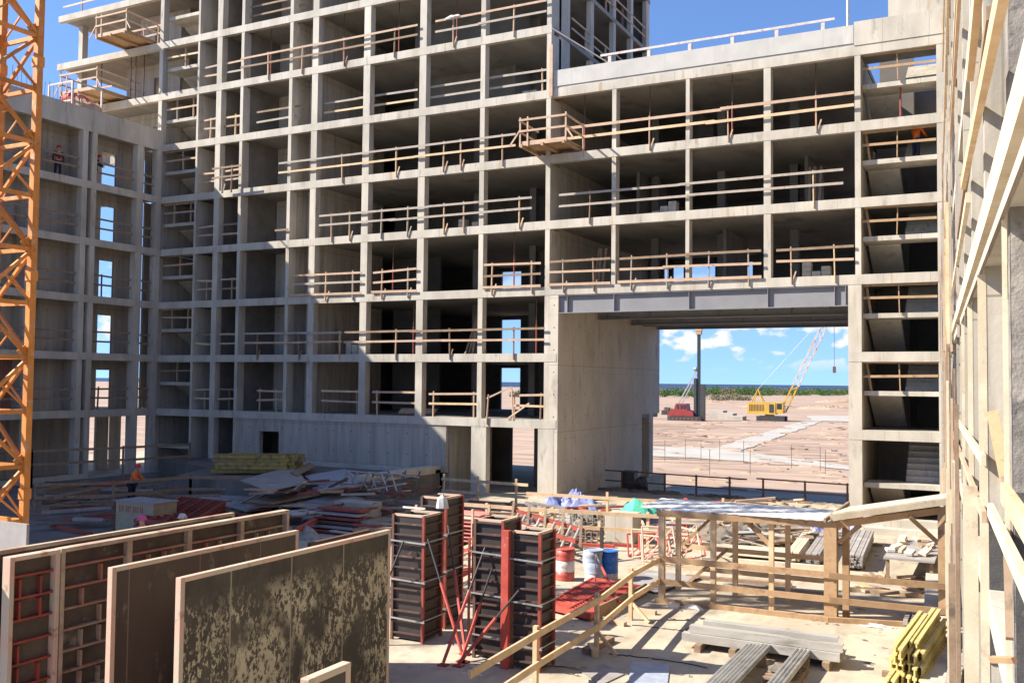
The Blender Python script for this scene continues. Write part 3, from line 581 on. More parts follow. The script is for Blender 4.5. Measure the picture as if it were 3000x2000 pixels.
# ------------------------------------------------------------------ timber guard rails on the facades
def grail(label, x0, x1, z, y=42.92, posts=(), hs=(1.22, .68), toe=False, m='rail', foot=True, tilt=0., axis='x', ph=1.34, grp='timber guard rails on the slab edges', bw=.11):
    P = (lambda a, yy, zz: Vector((a, yy, zz))) if axis == 'x' else (lambda a, yy, zz: Vector((yy, a, zz)))
    t = thing('guard_rail', label, 'guard rail', P((x0+x1)/2, y, z), grp)
    sg = -1 if axis == 'x' else 1
    def mm(): return random.choice(('rail', 'rail', 'rail', 'oldwood', 'pine', 'greywood')) if m == 'rail' else m
    for h in hs:
        b = MB(); mid = x0+(x1-x0)*random.uniform(.35, .65)
        if abs(x1-x0) > 5:
            b.beam(P(x0, y, z+h+random.uniform(-.03, .03)), P(mid+.2, y, z+h+random.uniform(-.03, .03)), .035, bw)
            b.beam(P(mid-.2, y+sg*.036, z+h+random.uniform(-.03, .03)), P(x1, y+sg*.036, z+h+random.uniform(-.03, .03)), .035, bw)
        else: b.beam(P(x0, y, z+h+random.uniform(-.04, .04)+tilt), P(x1, y, z+h+random.uniform(-.04, .04)), .035, bw)
        b.build('rail', mm(), t)
    if toe: b = MB(); b.beam(P(x0-.1, y, z+.09), P(x1, y, z+.06), .035, .13); b.build('toe_board', m, t)
    for a in posts:
        b = MB(); l = random.uniform(-.05, .05); yy = y-sg*.045
        b.beam(P(a+l, yy, z-(.3 if foot else 0)), P(a, yy, z+ph), .045, .1, up=(0, 1, 0) if axis == 'x' else (1, 0, 0))
        if foot and random.random() < .6: b.beam(P(a+.03, yy-sg*.0, z-.3), P(a+.22, yy, z+.25), .03, .06)
        b.build('post', mm(), t)
    return t
def fr(k, t0, t1, pts, label, y=42.92, **kw):
    z = LV[k]; return grail(label, TX(t0, z+.9, y), TX(t1, z+.9, y), z, y, [TX(p, z+.7, y) for p in pts], **kw)
fr(8, 560, 700, (), 'weathered rails on the eighth slab edge at the top of the photo', y=43.5, foot=False)
fr(8, 1000, 1255, (1100,), 'short rails on the eighth slab at the top beside the tower corner', y=42.92)
fr(7, 553, 960, (615, 694, 790, 906), 'long double rail on the seventh slab left of the wrapped white bundle')
fr(7, 1000, 1256, (1040, 1180), 'double rail on the seventh slab ending at the tower corner')
fr(6, 590, 690, (), 'short rail pieces on the sixth slab in the narrow left bays', y=43.3, foot=False)
fr(6, 745, 960, (), 'unposted rails behind the columns on the sixth slab, left half', y=43.5, foot=False)
fr(6, 985, 1256, (1244,), 'unposted rails behind the columns on the sixth slab, right half', y=43.5, foot=False)
fr(5, 640, 1185, (784, 909, 1019, 1057, 1153), 'longest rail on the fifth slab leading to the hanging platform')
fr(5, 1303, 1962, (1338, 1491, 1671, 1874), 'long rail on the fifth slab of the bridge right of the hanging platform', bw=.13)
fr(5, 487, 557, (510, 532), 'small sunlit rail cage jutting from the fifth slab at left', y=42.4)
fr(4, 733, 1222, (760, 802, 876, 936, 1019, 1064, 1192), 'seven post rail on the fourth slab left of the bridge')
fr(4, 632, 662, (), 'single stub of sunlit rail on the fourth slab', hs=(.62,))
fr(4, 1284, 1937, (1355, 1867), 'two post rail on the fourth slab of the bridge', y=42.92)
fr(3, 670, 830, (748, 809), 'rail with toe board on the third slab, leftmost sunlit piece', toe=True)
fr(3, 857, 957, (877, 936), 'leaning short rail with toe board on the third slab', toe=True, tilt=-.1)
fr(3, 1111, 1242, (1130, 1220), 'dark rail on the third slab over the blue sky gap', toe=True)
fr(3, 1262, 1402, (1292, 1361), 'rail on the third slab at the left end of the bridge girder', toe=True)
fr(3, 1423, 1749, (1450, 1531, 1628, 1718), 'four post rail in the middle of the bridge above the grey girder', toe=True)
fr(3, 1783, 1961, (1816, 1915), 'broad post rail at the right end of the bridge above the girder')
fr(2, 790, 1251, (909, 1031, 1179), 'long sunlit rail on the second slab left of the archway')
fr(2, 560, 786, (590, 685, 779), 'shaded rail on the second slab left of the sunlit one')
fr(1, 590, 650, (596, 633), 'shaded rail in the recessed room on the first slab', y=43.1, foot=False)
fr(1, 738, 823, (743, 819), 'shaded rail on the first slab over the solid wall, left bay', y=43.2, foot=False)
fr(1, 855, 955, (864, 954), 'half lit rail on the first slab over the solid wall, right bay', y=43.2, foot=False)
fr(1, 985, 1097, (995, 1087), 'rail on the first slab above the open ground floor', y=43.15, foot=False)
fr(1, 1175, 1250, (1180, 1242), 'rail on the first slab next to the archway pier', y=43.15, foot=False)
b = MB(); x = TX(1117, 5); b.beam((x, 42.95, 3.6), (x+.1, 42.95, 5.1), .05, .09); b.beam((x, 42.95, 4.9), (x+1.4, 42.95, 5.5), .04, .08); b.beam((x+1.2, 42.97, 3.9), (x+2.4, 42.97, 4.7), .04, .08)
b.beam((x+1.5, 43.0, 3.85), (x+1.4, 43.0, 5.4), .05, .08)
one(b, 'broken_rail', 'rail', 'broken tangle of rails on the first slab beside the archway pier bay', 'guard rail')
# shaded rails in the recess bays at left of the main block
for k in range(1, 8):
    for (a, c, nm) in ((-44.0, -42.7, 'narrow recess'), (-42.1, -40.7, 'dark slot')):
        grail(f'shaded rail across the {nm} on the {ordn[k]} slab at the inner corner', a, c, LV[k], 43.2, (c-.5,) if k in (1, 3, 6) else (), foot=False, grp='shaded rails at the inner corner')
    grail(f'shaded rail on the half landing above the {ordn[k]} slab, inner corner', -47.1, -44.3, LV[k]+1.65, 43.3, (-45.6,) if k % 2 else (-46.2, -44.8), foot=False, grp='shaded rails at the inner corner')
# rails on the half landings of the right stair bay
for k in range(1, 6):
    grail(f'brown double rail on the half landing above the {ordn[k]} slab in the right stair bay', -5.4, -2.5, LV[k]+1.65, 43.2, (-4.0,), hs=(1.2, .62), m='orangewood', foot=False, grp='rails in the right stair bay')
    if k in (1, 2, 3, 4):
        b = MB(); z = LV[k]+1.65; b.beam((-5.1, 43.5, z-.2), (-5.35, 43.6, z+1.5), .1, .05); one(b, 'leaning_plank', 'orangewood', f'plank leaning behind the rail above the {ordn[k]} slab in the right stair bay', 'plank', 'rails in the right stair bay')
# wing rails
for k in range(1, 6):
    for (a, c, nm) in ((34.5, 37.1, 'outer bay'), (38.2, 41.0, 'door bay'), (41.6, 42.5, 'corner slot'), (31.0, 33.9, 'bay behind the crane mast')):
        grail(f'grey rail across the {nm} of the wing, {ordn[k]} slab', a, c, LV[k], WX-.25, (a+.7,) if k in (1, 3) and nm != 'outer bay' else (), foot=False, axis='y', m='oldwood', grp='rails along the wing balconies')
# roof rail of the bridge
t = grail('pale rail on white posts along the bridge roof parapet', -17.5, -6.5, 21.3, 43.1, (), hs=(.42,), m='whitepaint', foot=False, grp='rails on the roof')
for x in np.arange(-17.0, -6.5, 2.0): b = MB(); b.box(x-.08, x+.08, 43.02, 43.2, 21.3, 21.62); b.build('post', 'whitepaint', t)
b = MB(); p = gy(1946*T, 0, 43.1); b.tube((p.x, 43.25, 21.2), (p.x, 43.25, 26), .06); one(b, 'pole', 'whitepaint', 'white pole rising from the bridge roof near the right end', 'pole')
# rails along the tower flank
for k in (6, 7, 8):
    grail(f'rail along the right flank of the tower on the {ordn[k]} slab', 45.6, 57.0, LV[k], -20.16, (47.6, 50.5, 53.2), foot=False, axis='y', grp='rails along the tower flank')
b = MB(); b.tube((-20.0, 42.8, 23.4), (-15.8, 43.2, 20.4), .035); one(b, 'pipe', 'ply', 'thin grey pole lying diagonally across the white parapet', 'pole')
b = MB(); x = TX(1266, 21); b.box(x-.09, x+.09, 42.86, 42.96, 20.0, 22.6); one(b, 'upright_plank', 'rail', 'upright plank at the left end of the white parapet', 'plank')

# adjustable steel props between the slabs
pr = []
for (tx, k, lab) in ((623, 7, 'in the first bay of the seventh slab'), (790, 7, 'behind the third post of the seventh slab rail'), (917, 7, 'just left of the fifth column on the seventh slab'), (1050, 7, 'under the wrapped white bundle on the seventh slab'),
                     (1343, 5, 'beside the hanging platform on the fifth slab'), (1493, 5, 'in the second bridge bay of the fifth slab'), (1682, 5, 'in the third bridge bay of the fifth slab'), (1874, 5, 'in the last bridge bay of the fifth slab'),
                     (903, 3, 'behind the leaning rail on the third slab'), (950, 2, 'against the fourth column on the second slab'), (1232, 2, 'next to the archway pier on the second slab'), (1181, 3, 'over the sky gap on the third slab'), (2068, 5, 'in the stair bay under the top landing')):
    x = TX(tx, LV[k]+1.5, 43.7); t = thing('steel_prop', 'thin rust red steel prop standing '+lab, 'prop', (x, 43.7, LV[k]), 'adjustable steel props between slabs')
    z1 = LV[k+1]-TH
    if tx == 2068: z1 = LV[k]+1.45
    b = MB(); b.tube((x, 43.7, LV[k]), (x, 43.7, LV[k]+1.5 if z1 > LV[k]+1.6 else z1), .04); b.build('outer_tube', 'redsteel', t)
    b = MB(); b.tube((x, 43.7, LV[k]+1.2), (x, 43.7, z1), .026); b.build('inner_tube', 'rust', t)
    b = MB(); b.box(x-.09, x+.09, 43.61, 43.79, LV[k], LV[k]+.02); b.build('base_plate', 'rust', t)
b = MB(); b.blob((TX(1043, 25), 42.8, 24.85), (.42, .12, .16), 3, 10, .4); one(b, 'wrapped_bundle', 'plastic', 'small white plastic bundle tied on the seventh slab rail', 'bundle')
b = MB(); b.blob((TX(1043, 25)+.35, 42.8, 25.0), (.12, .1, .2), 4, 8, .4)

rdm = random.Random(5)
for n_, (x, k, kind) in enumerate(((-33.4, 2, 0), (-29.5, 1, 1), (-26.0, 4, 0), (-18.6, 3, 2), (-14.8, 4, 0), (-11.0, 5, 1), (-7.6, 3, 0), (-33.0, 5, 2), (-22.6, 6, 0), (-30.0, 7, 1), (-18.4, 5, 0), (-8.0, 4, 2), (-25.8, 2, 2), (-38.6, 3, 0), (-38.9, 6, 1))):
    z = LV[k]; y = 44.4+rdm.uniform(0, .9); wh = f'{ordn[k]} slab, bay {n_+1 if 0 else ["at the left","left of centre","in the centre","right of centre","at the right"][min(4, int((x+40)/7))]}'
    if kind == 0:
        b = MB(); [b.box(x-.6+i*.42, x-.22+i*.42, y, y+.5, z+j*.21, z+.2+j*.21) for i in range(3) for j in range(rdm.randint(2, 4))]; one(b, 'block_pallet', 'conc', f'low stack of grey blocks inside the {wh}', 'block stack', 'goods stored inside the bays')
    elif kind == 1:
        b = MB(); [b.beam((x-1, y+i*.08, z+.05+i*.05), (x+1.3, y+.2+i*.06, z+.06+i*.05), .16, .05) for i in range(6)]; one(b, 'board_pile', 'rail', f'small pile of boards on the floor inside the {wh}', 'board pile', 'goods stored inside the bays')
    else:
        b = MB(); [b.beam((x+i*.22, y, z), (x+i*.22+rdm.uniform(-.2, .3), y+.9, z+2.2), .12, .04) for i in range(3)]; one(b, 'leaning_boards', 'oldwood', f'boards leaning upright inside the {wh}', 'boards', 'goods stored inside the bays')
# ------------------------------------------------------------------ hanging platforms
def platform(x0, x1, y0, y1, z, label, wm='rail'):
    t = thing('hanging_platform', label, 'platform', ((x0+x1)/2, (y0+y1)/2, z), 'cantilever timber platforms')
    b = MB(); n = 6
    for i in range(n): a = y0+(y1-y0)*i/n; b.box(x0, x1, a+.01, a+(y1-y0)/n-.01, z, z+.05)
    b.build('deck_boards', 'orangewood', t)
    b = MB()
    for x in (x0+.15, x1-.15, (x0+x1)/2): b.box(x-.06, x+.06, y0-.15, y1+.6, z-.16, z-.005)
    b.build('bearer', 'orangewood', t)
    b = MB(); b.box(x0, x1, y0-.045, y0-.005, z-.05, z+.16); b.build('toe_board', wm, t)
    for x in (x0+.05, x1-.05, x0+(x1-x0)*.18):
        b = MB(); b.box(x-.04, x+.04, y0-.09, y0-.05, z-.1, z+1.35); b.build('post', wm, t)
    for h in (1.2, .65):
        b = MB(); b.beam((x0, y0-.11, z+h), (x1, y0-.11, z+h), .035, .1); b.beam((x0, y0-.1, z+h), (x0, y1, z+h-.05), .035, .1); b.beam((x1, y0-.1, z+h), (x1, y1, z+h-.05), .035, .1); b.build('rail', wm, t)
    b = MB(); b.beam((x0-.5, y0-.1, z-.02), (x0+.05, y0-.1, z+.7), .04, .08); b.build('brace', wm, t); b = MB(); b.beam((x1-.1, y0-.1, z+.7), (x1+.35, y0-.1, z+.05), .04, .08); b.build('brace', wm, t)
    return t
platform(TX(1196, 17.6, 41.6), TX(1305, 17.6, 41.6), 41.5, 43.6, 17.32, 'hanging timber platform on the fifth slab at the tower and bridge corner')
platform(-50.9, -48.1, 41.0, 44.2, 27.2, 'upper of the two hanging platforms over the wing at top left', 'rail')
platform(-54.1, -50.6, 41.0, 44.2, 23.95, 'lower of the two hanging platforms over the wing at top left', 'rail')
for (sx_, sy_, k, lab) in ((180, 160, 7, 'slim dark prop at the outer tip between the two balcony slabs'), (297, 240, 7, 'slim dark prop behind the lower hanging platform'), (384, 200, 7, 'slim dark prop by the doorway left of the inner corner'), (398, 200, 7, 'second slim dark prop by the doorway left of the inner corner'), (422, 210, 7, 'slim dark prop nearest the inner corner')):
    p = gy(sx_, sy_, 43.4); b = MB(); b.tube((p.x, 43.4, LV[7]-.0), (p.x, 43.4, LV[8]-TH), .035); one(b, 'steel_prop', 'rust', lab, 'prop', 'props under the tower balconies')
grail('thin rail on the lowest tower balcony over the wing roof', -57, -52, LV[7], 43.2, (-56.8, -54), foot=False, grp='rails on the tower balconies')
grail('thin rail on the middle tower balcony at top left', -50.5, -47.6, LV[8], 43.2, (-49.2, -47.9), foot=False, grp='rails on the tower balconies')
grail('thin pale rail on the upper tower balcony at the top left corner', -57, -50, LV[9], 43.2, (-55.2,), foot=False, grp='rails on the tower balconies')
# red material racks on the wing roof, starter bars
p = gx(190, 330, -47.6)
t = thing('material_rack', 'pink and white rack of red goods on the wing roof', 'rack', (-48.2, 37.5, 21.25))
b = MB()
for y in (36.6, 38.6):
    for x in (-47.3, -49.3): b.box(x-.05, x+.05, y-.05, y+.05, LV[6], LV[6]+2.3)
for z in (.5, 1.2, 2.3):
    b.box(-49.3, -47.3, 36.57, 36.63, LV[6]+z-.04, LV[6]+z+.04); b.box(-47.33, -47.27, 36.6, 38.6, LV[6]+z-.04, LV[6]+z+.04)
b.build('frame', 'whitepaint', t)
b = MB()
for i in range(26): b.box(-47.27+.01, -47.2, 36.65+i*.075, 36.69+i*.075, LV[6]+.75, LV[6]+1.35+random.uniform(-.1, .1))
b.build('bars', 'pinkframe', t); b = MB(); b.blob((-48.2, 37.6, LV[6]+1.4), (.8, .9, .5), 4); b.build('sacks', 'brightred', t)
b = MB()
for y in np.arange(26, 37, .28):
    x = WX-.15; h = random.uniform(.6, 1.2); b.tube((x, y, 21.2), (x+random.uniform(-.06, .06), y, 21.25+h), .012, 4)
one(b, 'starter_bars', 'rust', 'row of thin reinforcement bars sticking up from the wing parapet', 'rebar')

# ------------------------------------------------------------------ tower crane mast
cr_ = thing('tower_crane', 'orange lattice mast of a tower crane at the left edge', 'crane', (-24.2, 16.4, 0))
cx0, cx1, cy0, cy1 = -25.17, -23.59, 15.55, 17.15
for (x, y) in ((cx0, cy0), (cx1, cy0), (cx0, cy1), (cx1, cy1)):
    b = MB(); b.box(x-.09, x+.09, y-.09, y+.09, 0, 34)
    for z in np.arange(2.6, 34, 5.9): b.box(x-.115, x+.115, y-.115, y+.115, z-.14, z+.14)
    b.build('leg', 'crane', cr_)
H = 1.47
def face(p, q, nm):
    b = MB(); p = Vector(p); q = Vector(q); i = 0; z = .4
    while z < 33:
        a, c = (p, q) if i % 2 else (q, p)
        b.beam((a.x, a.y, z), (c.x, c.y, z+H), .085, .085); b.beam((p.x, p.y, z), (q.x, q.y, z), .08, .11); b.beam(((a.x+c.x)/2, (a.y+c.y)/2, z+H/2), (c.x, c.y, z+.05), .045, .045); b.beam((a.x, a.y, z-.12), (a.x+(c.x-a.x)*.16, a.y+(c.y-a.y)*.16, z+.25), .02, .3); z += H; i += 1
    b.build('lacing', 'crane', cr_)
face((cx0, cy0, 0), (cx1, cy0, 0), 'f'); face((cx0, cy1, 0), (cx1, cy1, 0), 'b'); face((cx1, cy0, 0), (cx1, cy1, 0), 'r'); face((cx0, cy0, 0), (cx0, cy1, 0), 'l')
b = MB()
for z in np.arange(.5, 33, .3): b.tube((-24.35, 16.0, z), (-24.0, 16.0, z), .015, 4)
b.tube((-24.35, 16, .3), (-24.35, 16, 33), .02, 6); b.tube((-24.0, 16, .3), (-24.0, 16, 33), .02, 6); b.build('ladder', 'rust', cr_)
b = MB(); b.box(-26.4, -22.4, 14.6, 18.2, 0, .7); b.build('base', 'conc', cr_)
b = MB(); b.tube((-24.9, 15.3, .2), (-24.9, 15.3, 33), .03, 6); b.build('power_cable', 'darksteel', cr_)

# ------------------------------------------------------------------ big wall formwork panels standing in a rack
def fpanel(x, y0, y1, h, face_m, frame_m, label, ribs=False, th=.085, ns=3, rib_m=None):
    x += 0 if ribs else .085; rib_m = rib_m or frame_m; th = .12 if ribs else th
    t = thing('formwork_panel', label, 'formwork panel', (x, (y0+y1)/2, 0), 'tall wall formwork panels at lower left')
    b = MB(); b.box(x-.03, x, y0+.03, y1-.03, .02, h-.03)
    b.build('ply_face', face_m, t)
    f = MB(); x0 = x-.03-th if not ribs else x-.03; x1 = x-.032 if not ribs else x+th
    if not ribs: X0, X1 = x-th, x+.006
    else: X0, X1 = x-.04, x+th
    f.box(X0, X1, y0, y0+.07, 0, h); f.box(X0, X1, y1-.07, y1, 0, h); f.box(X0, X1, y0+.071, y1-.071, h-.06, h); f.box(X0, X1, y0+.071, y1-.071, 0, .06)
    f.build('edge_frame', frame_m, t, bevel=.006)
    s0, s1 = (x+.002, x+th-.02) if ribs else (x-th, x-.032)
    for z in np.arange(.3, h-.1, .3): r = MB(); r.box(s0, s1-.025, y0+.072, y1-.072, z, z+.03); r.build('cross_rib', rib_m, t)
    n = max(2, int((y1-y0)/.6))
    for i in range(1, n):
        y = y0+(y1-y0)*i/n
        if i % 2 == 0: r = MB(); r.box(s0, s1, y-.045, y+.045, .061, h-.061); r.build('stiffener', frame_m, t); continue
        if not ribs: continue
        for z in np.arange(.3, h-.4, .3):
            for o_ in (-.2, .12):
                if random.random() < .7: r = MB(); r.box(s0, s1-.02, y-.015+o_, y+.015+o_, z+.031, z+.269); r.build('short_rib', rib_m, t)
    return t
fpanel(-9.13, 8.73, 13.26, 3.3, 'peeled', 'pinkframe', 'nearest tall panel with peeling pale concrete patches on its dark face')
fpanel(-10.37, 8.76, 12.43, 3.3, 'brownply', 'pinkframe', 'clean dark brown panel second from the right in the rack')
fpanel(-12.15, 9.36, 14.27, 3.3, 'backply', 'creamframe', 'long ribbed panel showing its cream and brown grid frame', ribs=True, rib_m='ribrust')
fpanel(-12.13, 8.55, 9.33, 3.3, 'backply', 'pinkframe', 'narrow panel with red ribs at the left end of the long ribbed one', ribs=True, rib_m='redsteel')
fpanel(-11.7, 14.4, 16.3, 2.7, 'darkply', 'rust', 'added lower dark panel hidden behind the peeling one to shade the yard')  # added out of sight to cast a shadow on the deck
fpanel(-12.72, 8.0, 13.46, 3.3, 'darkply', 'creamframe', 'rearmost dark panel with a thin pale top edge')
t = fpanel(-5.19, 6.33, 6.9, 3.3, 'darkply', 'pinkframe', 'small red edged panel poking in at the bottom edge')
b = MB(); p0 = gz(10, 1600, 1.2); b.box(p0.x-.1, p0.x+.8, p0.y, p0.y+.05, .0, 1.75)
p = gz(60, 1640, 2.2); b = MB(); b.box(p.x-1.3, p.x+.15, p.y, p.y+.06, 0, 2.9); one(b, 'white_board', 'ply', 'plain pale board standing in front of the crane foot', 'board')

# ------------------------------------------------------------------ column formwork with push pull props
def colform(cx, cy, w1, w2, h, label, props, rot=0.):
    t = thing('column_formwork', label, 'column formwork', (cx, cy, 0), 'dark column formwork with red struts')
    x0, x1, y0, y1 = cx-w1/2, cx+w1/2, cy-w2/2, cy+w2/2
    for (a, bb, c, d, e) in ((x0, x1, y0, y0+.03, 'f'), (x0, x1, y1-.03, y1, 'b'), (x0, x0+.03, y0+.031, y1-.031, 'l'), (x1-.03, x1, y0+.031, y1-.031, 'r')):
        b = MB(); b.box(a, bb, c, d, .05, h); b.build('side_panel', 'darkply', t)
    b = MB()
    for z in np.arange(.15, h, .24):
        b.box(x0-.05, x1+.05, y0-.055, y0-.003, z, z+.035); b.box(x1+.003, x1+.055, y0-.05, y1+.05, z, z+.035); b.box(x0-.055, x0-.003, y0-.05, y1+.05, z, z+.035)
    b.build('waler', 'formrib', t)
    b = MB()
    for i_, (x, y) in enumerate(((x0-.03, y0-.03), (x1+.03, y0-.03), (x1+.03, y1+.03), (x0-.03, y1+.03))): b = MB(); b.box(x-.03, x+.03, y-.03, y+.03, 0, h+.02); b.build('corner_post', ('rust', 'redsteel', 'redsteel', 'rust')[i_], t)
    b = MB(); z = h-.02; b.box(x0-.02, x1+.02, y0-.02, y0+.04, z, z+.05); b.box(x0-.02, x1+.02, y1-.04, y1+.02, z, z+.05); b.box(x1-.04, x1+.02, y0+.041, y1-.041, z, z+.05); b.build('rim', 'pinkframe', t)
    for z in (.5, 1.35, 2.2):
        b = MB(); b.beam((x0-.12, y0-.1, z), (x1+.12, y0-.1, z-.03), .03, .03); b.tube((x1+.1, y0-.12, z), (x1+.1, y1+.1, z), .015, 6); b.build('clamp', 'galv', t)
    for (px, py, z, fx, fy) in props:
        s = MB(); A = Vector((px, py, z)); B = Vector((fx, fy, .06)); s.tube(A, A.lerp(B, .42), .022, 8); ob = s.build('strut', 'darksteel', t)
        s = MB(); s.tube(A.lerp(B, .38), B, .036, 8); s.build('strut_sleeve', 'brightred', ob); s = MB(); s.box(fx-.1, fx+.1, fy-.08, fy+.08, 0, .03); s.build('foot_plate', 'redsteel', ob)
    return t
colform(-11.85, 18.45, .74, .7, 2.75, 'left front dark column form with a red strut leaning left', [(-11.9, 17.95, 2.2, -12.5, 17.3), (-11.3, 18.0, 2.3, -9.95, 17.3)])
colform(-12.0, 19.75, .6, .7, 3.0, 'taller column form just behind the left front one', [(-11.6, 19.35, 2.4, -10.2, 17.8)])
colform(-9.62, 18.1, .6, .7, 2.85, 'dark smooth column form in the middle with white clamps', [(-9.7, 17.7, 2.3, -10.2, 16.9), (-9.5, 17.65, 1.9, -10.0, 17.3)])
colform(-8.6, 17.75, .55, .6, 2.72, 'right dark column form with a red edge behind the stair rail', [(-8.7, 17.3, 1.6, -9.9, 17.0)])
for (x, y, h, lab) in ((-9.02, 17.35, 2.75, 'thick red upright standing between the two right column forms'), (-10.45, 18.6, 2.3, 'red tubular ladder frame left of the middle column form'), (-10.75, 19.3, 2.5, 'red wire frame right of the taller column form')):
    t = thing('brace_stand', lab, 'steel frame', (x, y, 0), 'red steel frames among the column forms'); b = MB()
    if h > 2.7: b.box(x-.08, x+.08, y-.07, y+.07, 0, h)
    else:
        for d in (-.14, .14): b.box(x+d-.022, x+d+.022, y-.022, y+.022, 0 if h < 2.4 else .8, h)
        b.box(x-.118, x+.118, y-.02, y+.02, h-.04, h); b.box(x-.118, x+.118, y-.02, y+.02, .85, .89)
    b.build('upright', 'brightred' if h > 2.7 else 'redsteel', t)
b = MB(); b.box(-12.5, -11.9, 18.8, 18.84, 2.8, 2.84); b.blob((-11.5, 18.9, 2.86), (.16, .16, .3), 2, 8, .15); one(b, 'white_sack', 'plastic', 'white sack lying on top of the left column forms', 'sack')

# ------------------------------------------------------------------ drums
def drum(sx_, sy_, r, h, top, midm, low, label, dent=0.):
    p = gz(sx_, sy_); t = thing('steel_drum', label, 'drum', p, 'oil drums by the red panel'); t.location = p
    def ring(a, c): return [(r*.97, a), (r*.97, a+.015), (r, a+.03), (r*.97, a+.045), (r*.968, (a+c)/2), (r*.97, c)]
    for nm, m_, a, c in (('lower_band', low, 0, .28*h), ('middle_band', midm, .28*h+.001, .62*h), ('upper_band', top, .62*h+.001, h-.03)):
        b = MB(); b.lathe(p, [(r*.97, a)]+ring(a, c)); o = b.build(nm, m_, t, smooth=False)
        for v in o.data.vertices:
            if dent: v.co.x += dent*math.sin(v.co.z*7)*.05; v.co.y += dent*.03*math.cos(v.co.z*9)
        for pl in o.data.polygons: pl.use_smooth = len(pl.vertices) == 4
    b = MB()
    n = 20
    for i in range(n):
        a0, a1 = 2*math.pi*i/n, 2*math.pi*(i+1)/n
        b.tube((p.x+r*math.cos(a0), p.y+r*math.sin(a0), h-.015), (p.x+r*math.cos(a1), p.y+r*math.sin(a1), h-.015), .014, 5)
    b.build('rim', top, t)
drum(1655, 1697, .29, .92, 'brightred', 'whitepaint', 'brightred', 'red and white banded drum left of the blue ones')
drum(1738, 1705, .29, .95, 'bluegrey', 'bluegrey', 'whitepaint', 'dented blue grey drum between the red one and the blue one', 1.)
drum(1783, 1700, .28, .88, 'blue', 'blue', 'whitepaint', 'bright blue drum with a pale lower half')

# ------------------------------------------------------------------ red steel panel lying near the stair rail, planks
t = thing('ribbed_pallet', 'red ribbed steel panel lying flat beside the stair rail', 'steel panel', gz(1745, 1770), None)
A, B_, C_, D_ = gz(1600, 1790), gz(1728, 1822), gz(1890, 1738), gz(1735, 1712)
def lerp2(u, v, z): 
    p = (A.lerp(B_, u)).lerp(D_.lerp(C_, u), v); return Vector((p.x, p.y, z))
b = MB()
for (u0, v0, u1, v1) in ((0, 0, 1, 0), (1, 0, 1, 1), (1, 1, 0, 1), (0, 1, 0, 0), (.5, 0, .5, 1)): b.beam(lerp2(u0, v0, .14), lerp2(u1, v1, .14), .06, .14)
b.build('frame', 'brightred', t)
b = MB()
for i in range(1, 22): b.beam(lerp2(.02, i/22, .15), lerp2(.98, i/22, .15), .035, .09)
b.build('rib', 'brightred', t)
b = MB(); b.extr([lerp2(.01, .01, .05), lerp2(.99, .01, .05), lerp2(.99, .99, .05), lerp2(.01, .99, .05)], (0, 0, .03)); b.build('skin_sheet', 'redsteel', t)
b = MB(); p, q = gz(1752, 1812), gz(1893, 1742); b.beam((p.x, p.y, .16), (q.x, q.y, .16), .05, .3); one(b, 'plank', 'oldwood', 'wide brown plank standing on edge along the red steel panel', 'plank')
def flat(name, m, label, cat, pts, z=.0, th=.03, grp=None, src=True):
    b = MB(); P_ = [gz(*p, z) if src else p for p in pts]; b.extr([(p[0], p[1], z) for p in P_], (0, 0, th)); return one(b, name, m, label, cat, grp)
flat('ply_sheet', 'ply', 'grey ply sheet lying behind the stair rail posts', 'ply sheet', [(1812, 1712), (1900, 1670), (2050, 1692), (1925, 1735)], .06, .025, 'ply sheets on the yard floor')
flat('ply_sheet', 'ply', 'second dark sheet in the shade at the bottom edge', 'ply sheet', [(1700, 1968), (1770, 1945), (1830, 1975), (1760, 2008)], .004, .02, 'ply sheets on the yard floor')
flat('ply_sheet', 'bluegrey', 'square blue grey sheet half lit near the bottom edge', 'ply sheet', [(1850, 1938), (1962, 1948), (1955, 2010), (1840, 2010)], .004, .02, 'ply sheets on the yard floor')
def timber(p, q, w, h, m, label, z=0., grp='loose timber on the yard floor'):
    b = MB(); b.beam((p[0], p[1], z+h/2), (q[0], q[1], z+h/2), w, h); return one(b, 'timber_block', m, label, 'timber', grp)
timber(gz(1765, 1818), gz(1832, 1834), .12, .1, 'rail', 'short timber block below the wide brown plank')
timber(gz(1860, 1790), gz(1922, 1800), .12, .1, 'rail', 'short timber block right of the second rail post')
timber(gz(1715, 1915), gz(1790, 1878), .18, .12, 'oldwood', 'rough chunk of timber at the foot of the stair rail')
timber(gz(1730, 1900), gz(1745, 1925), .14, .14, 'pine', 'square offcut under the foot of the stair rail')
t = thing('strut', 'grey and red strut leaning on the red steel panel', 'strut', gz(1800, 1760)); b = MB(); p = gz(1815, 1765, .2); q = gz(1745, 1668, .2); q = Vector((q.x*.93, q.y*.93, 1.0)); b.tube(p, p.lerp(q, .75), .035); b.build('sleeve', 'brightred', t); b = MB(); b.tube(p.lerp(q, .7), q, .022); b.tube(q, (q.x, q.y, .0), .018); b.build('rod', 'galv', t)
b = MB(); b.box(*sorted((gz(1968, 1772).x, gz(2000, 1772).x)), 24.0, 24.25, 0, .1); one(b, 'white_bag', 'plastic', 'crumpled white packet left of the shelter plate', 'litter', 'white litter by the shelter')
p = gz(2030, 1782); b = MB(); b.blob((p.x, p.y, 0), (.3, .14, .1), 8); one(b, 'white_bag', 'plastic', 'torn white bag on the ground in front of the shelter', 'litter', 'white litter by the shelter')
p = gz(2570, 1835); b = MB(); b.blob((p.x, p.y, 0), (.35, .16, .06), 9, 10, .4); one(b, 'white_bag', 'plastic', 'flat white scrap in front of the big shelter post', 'litter', 'white litter by the shelter')

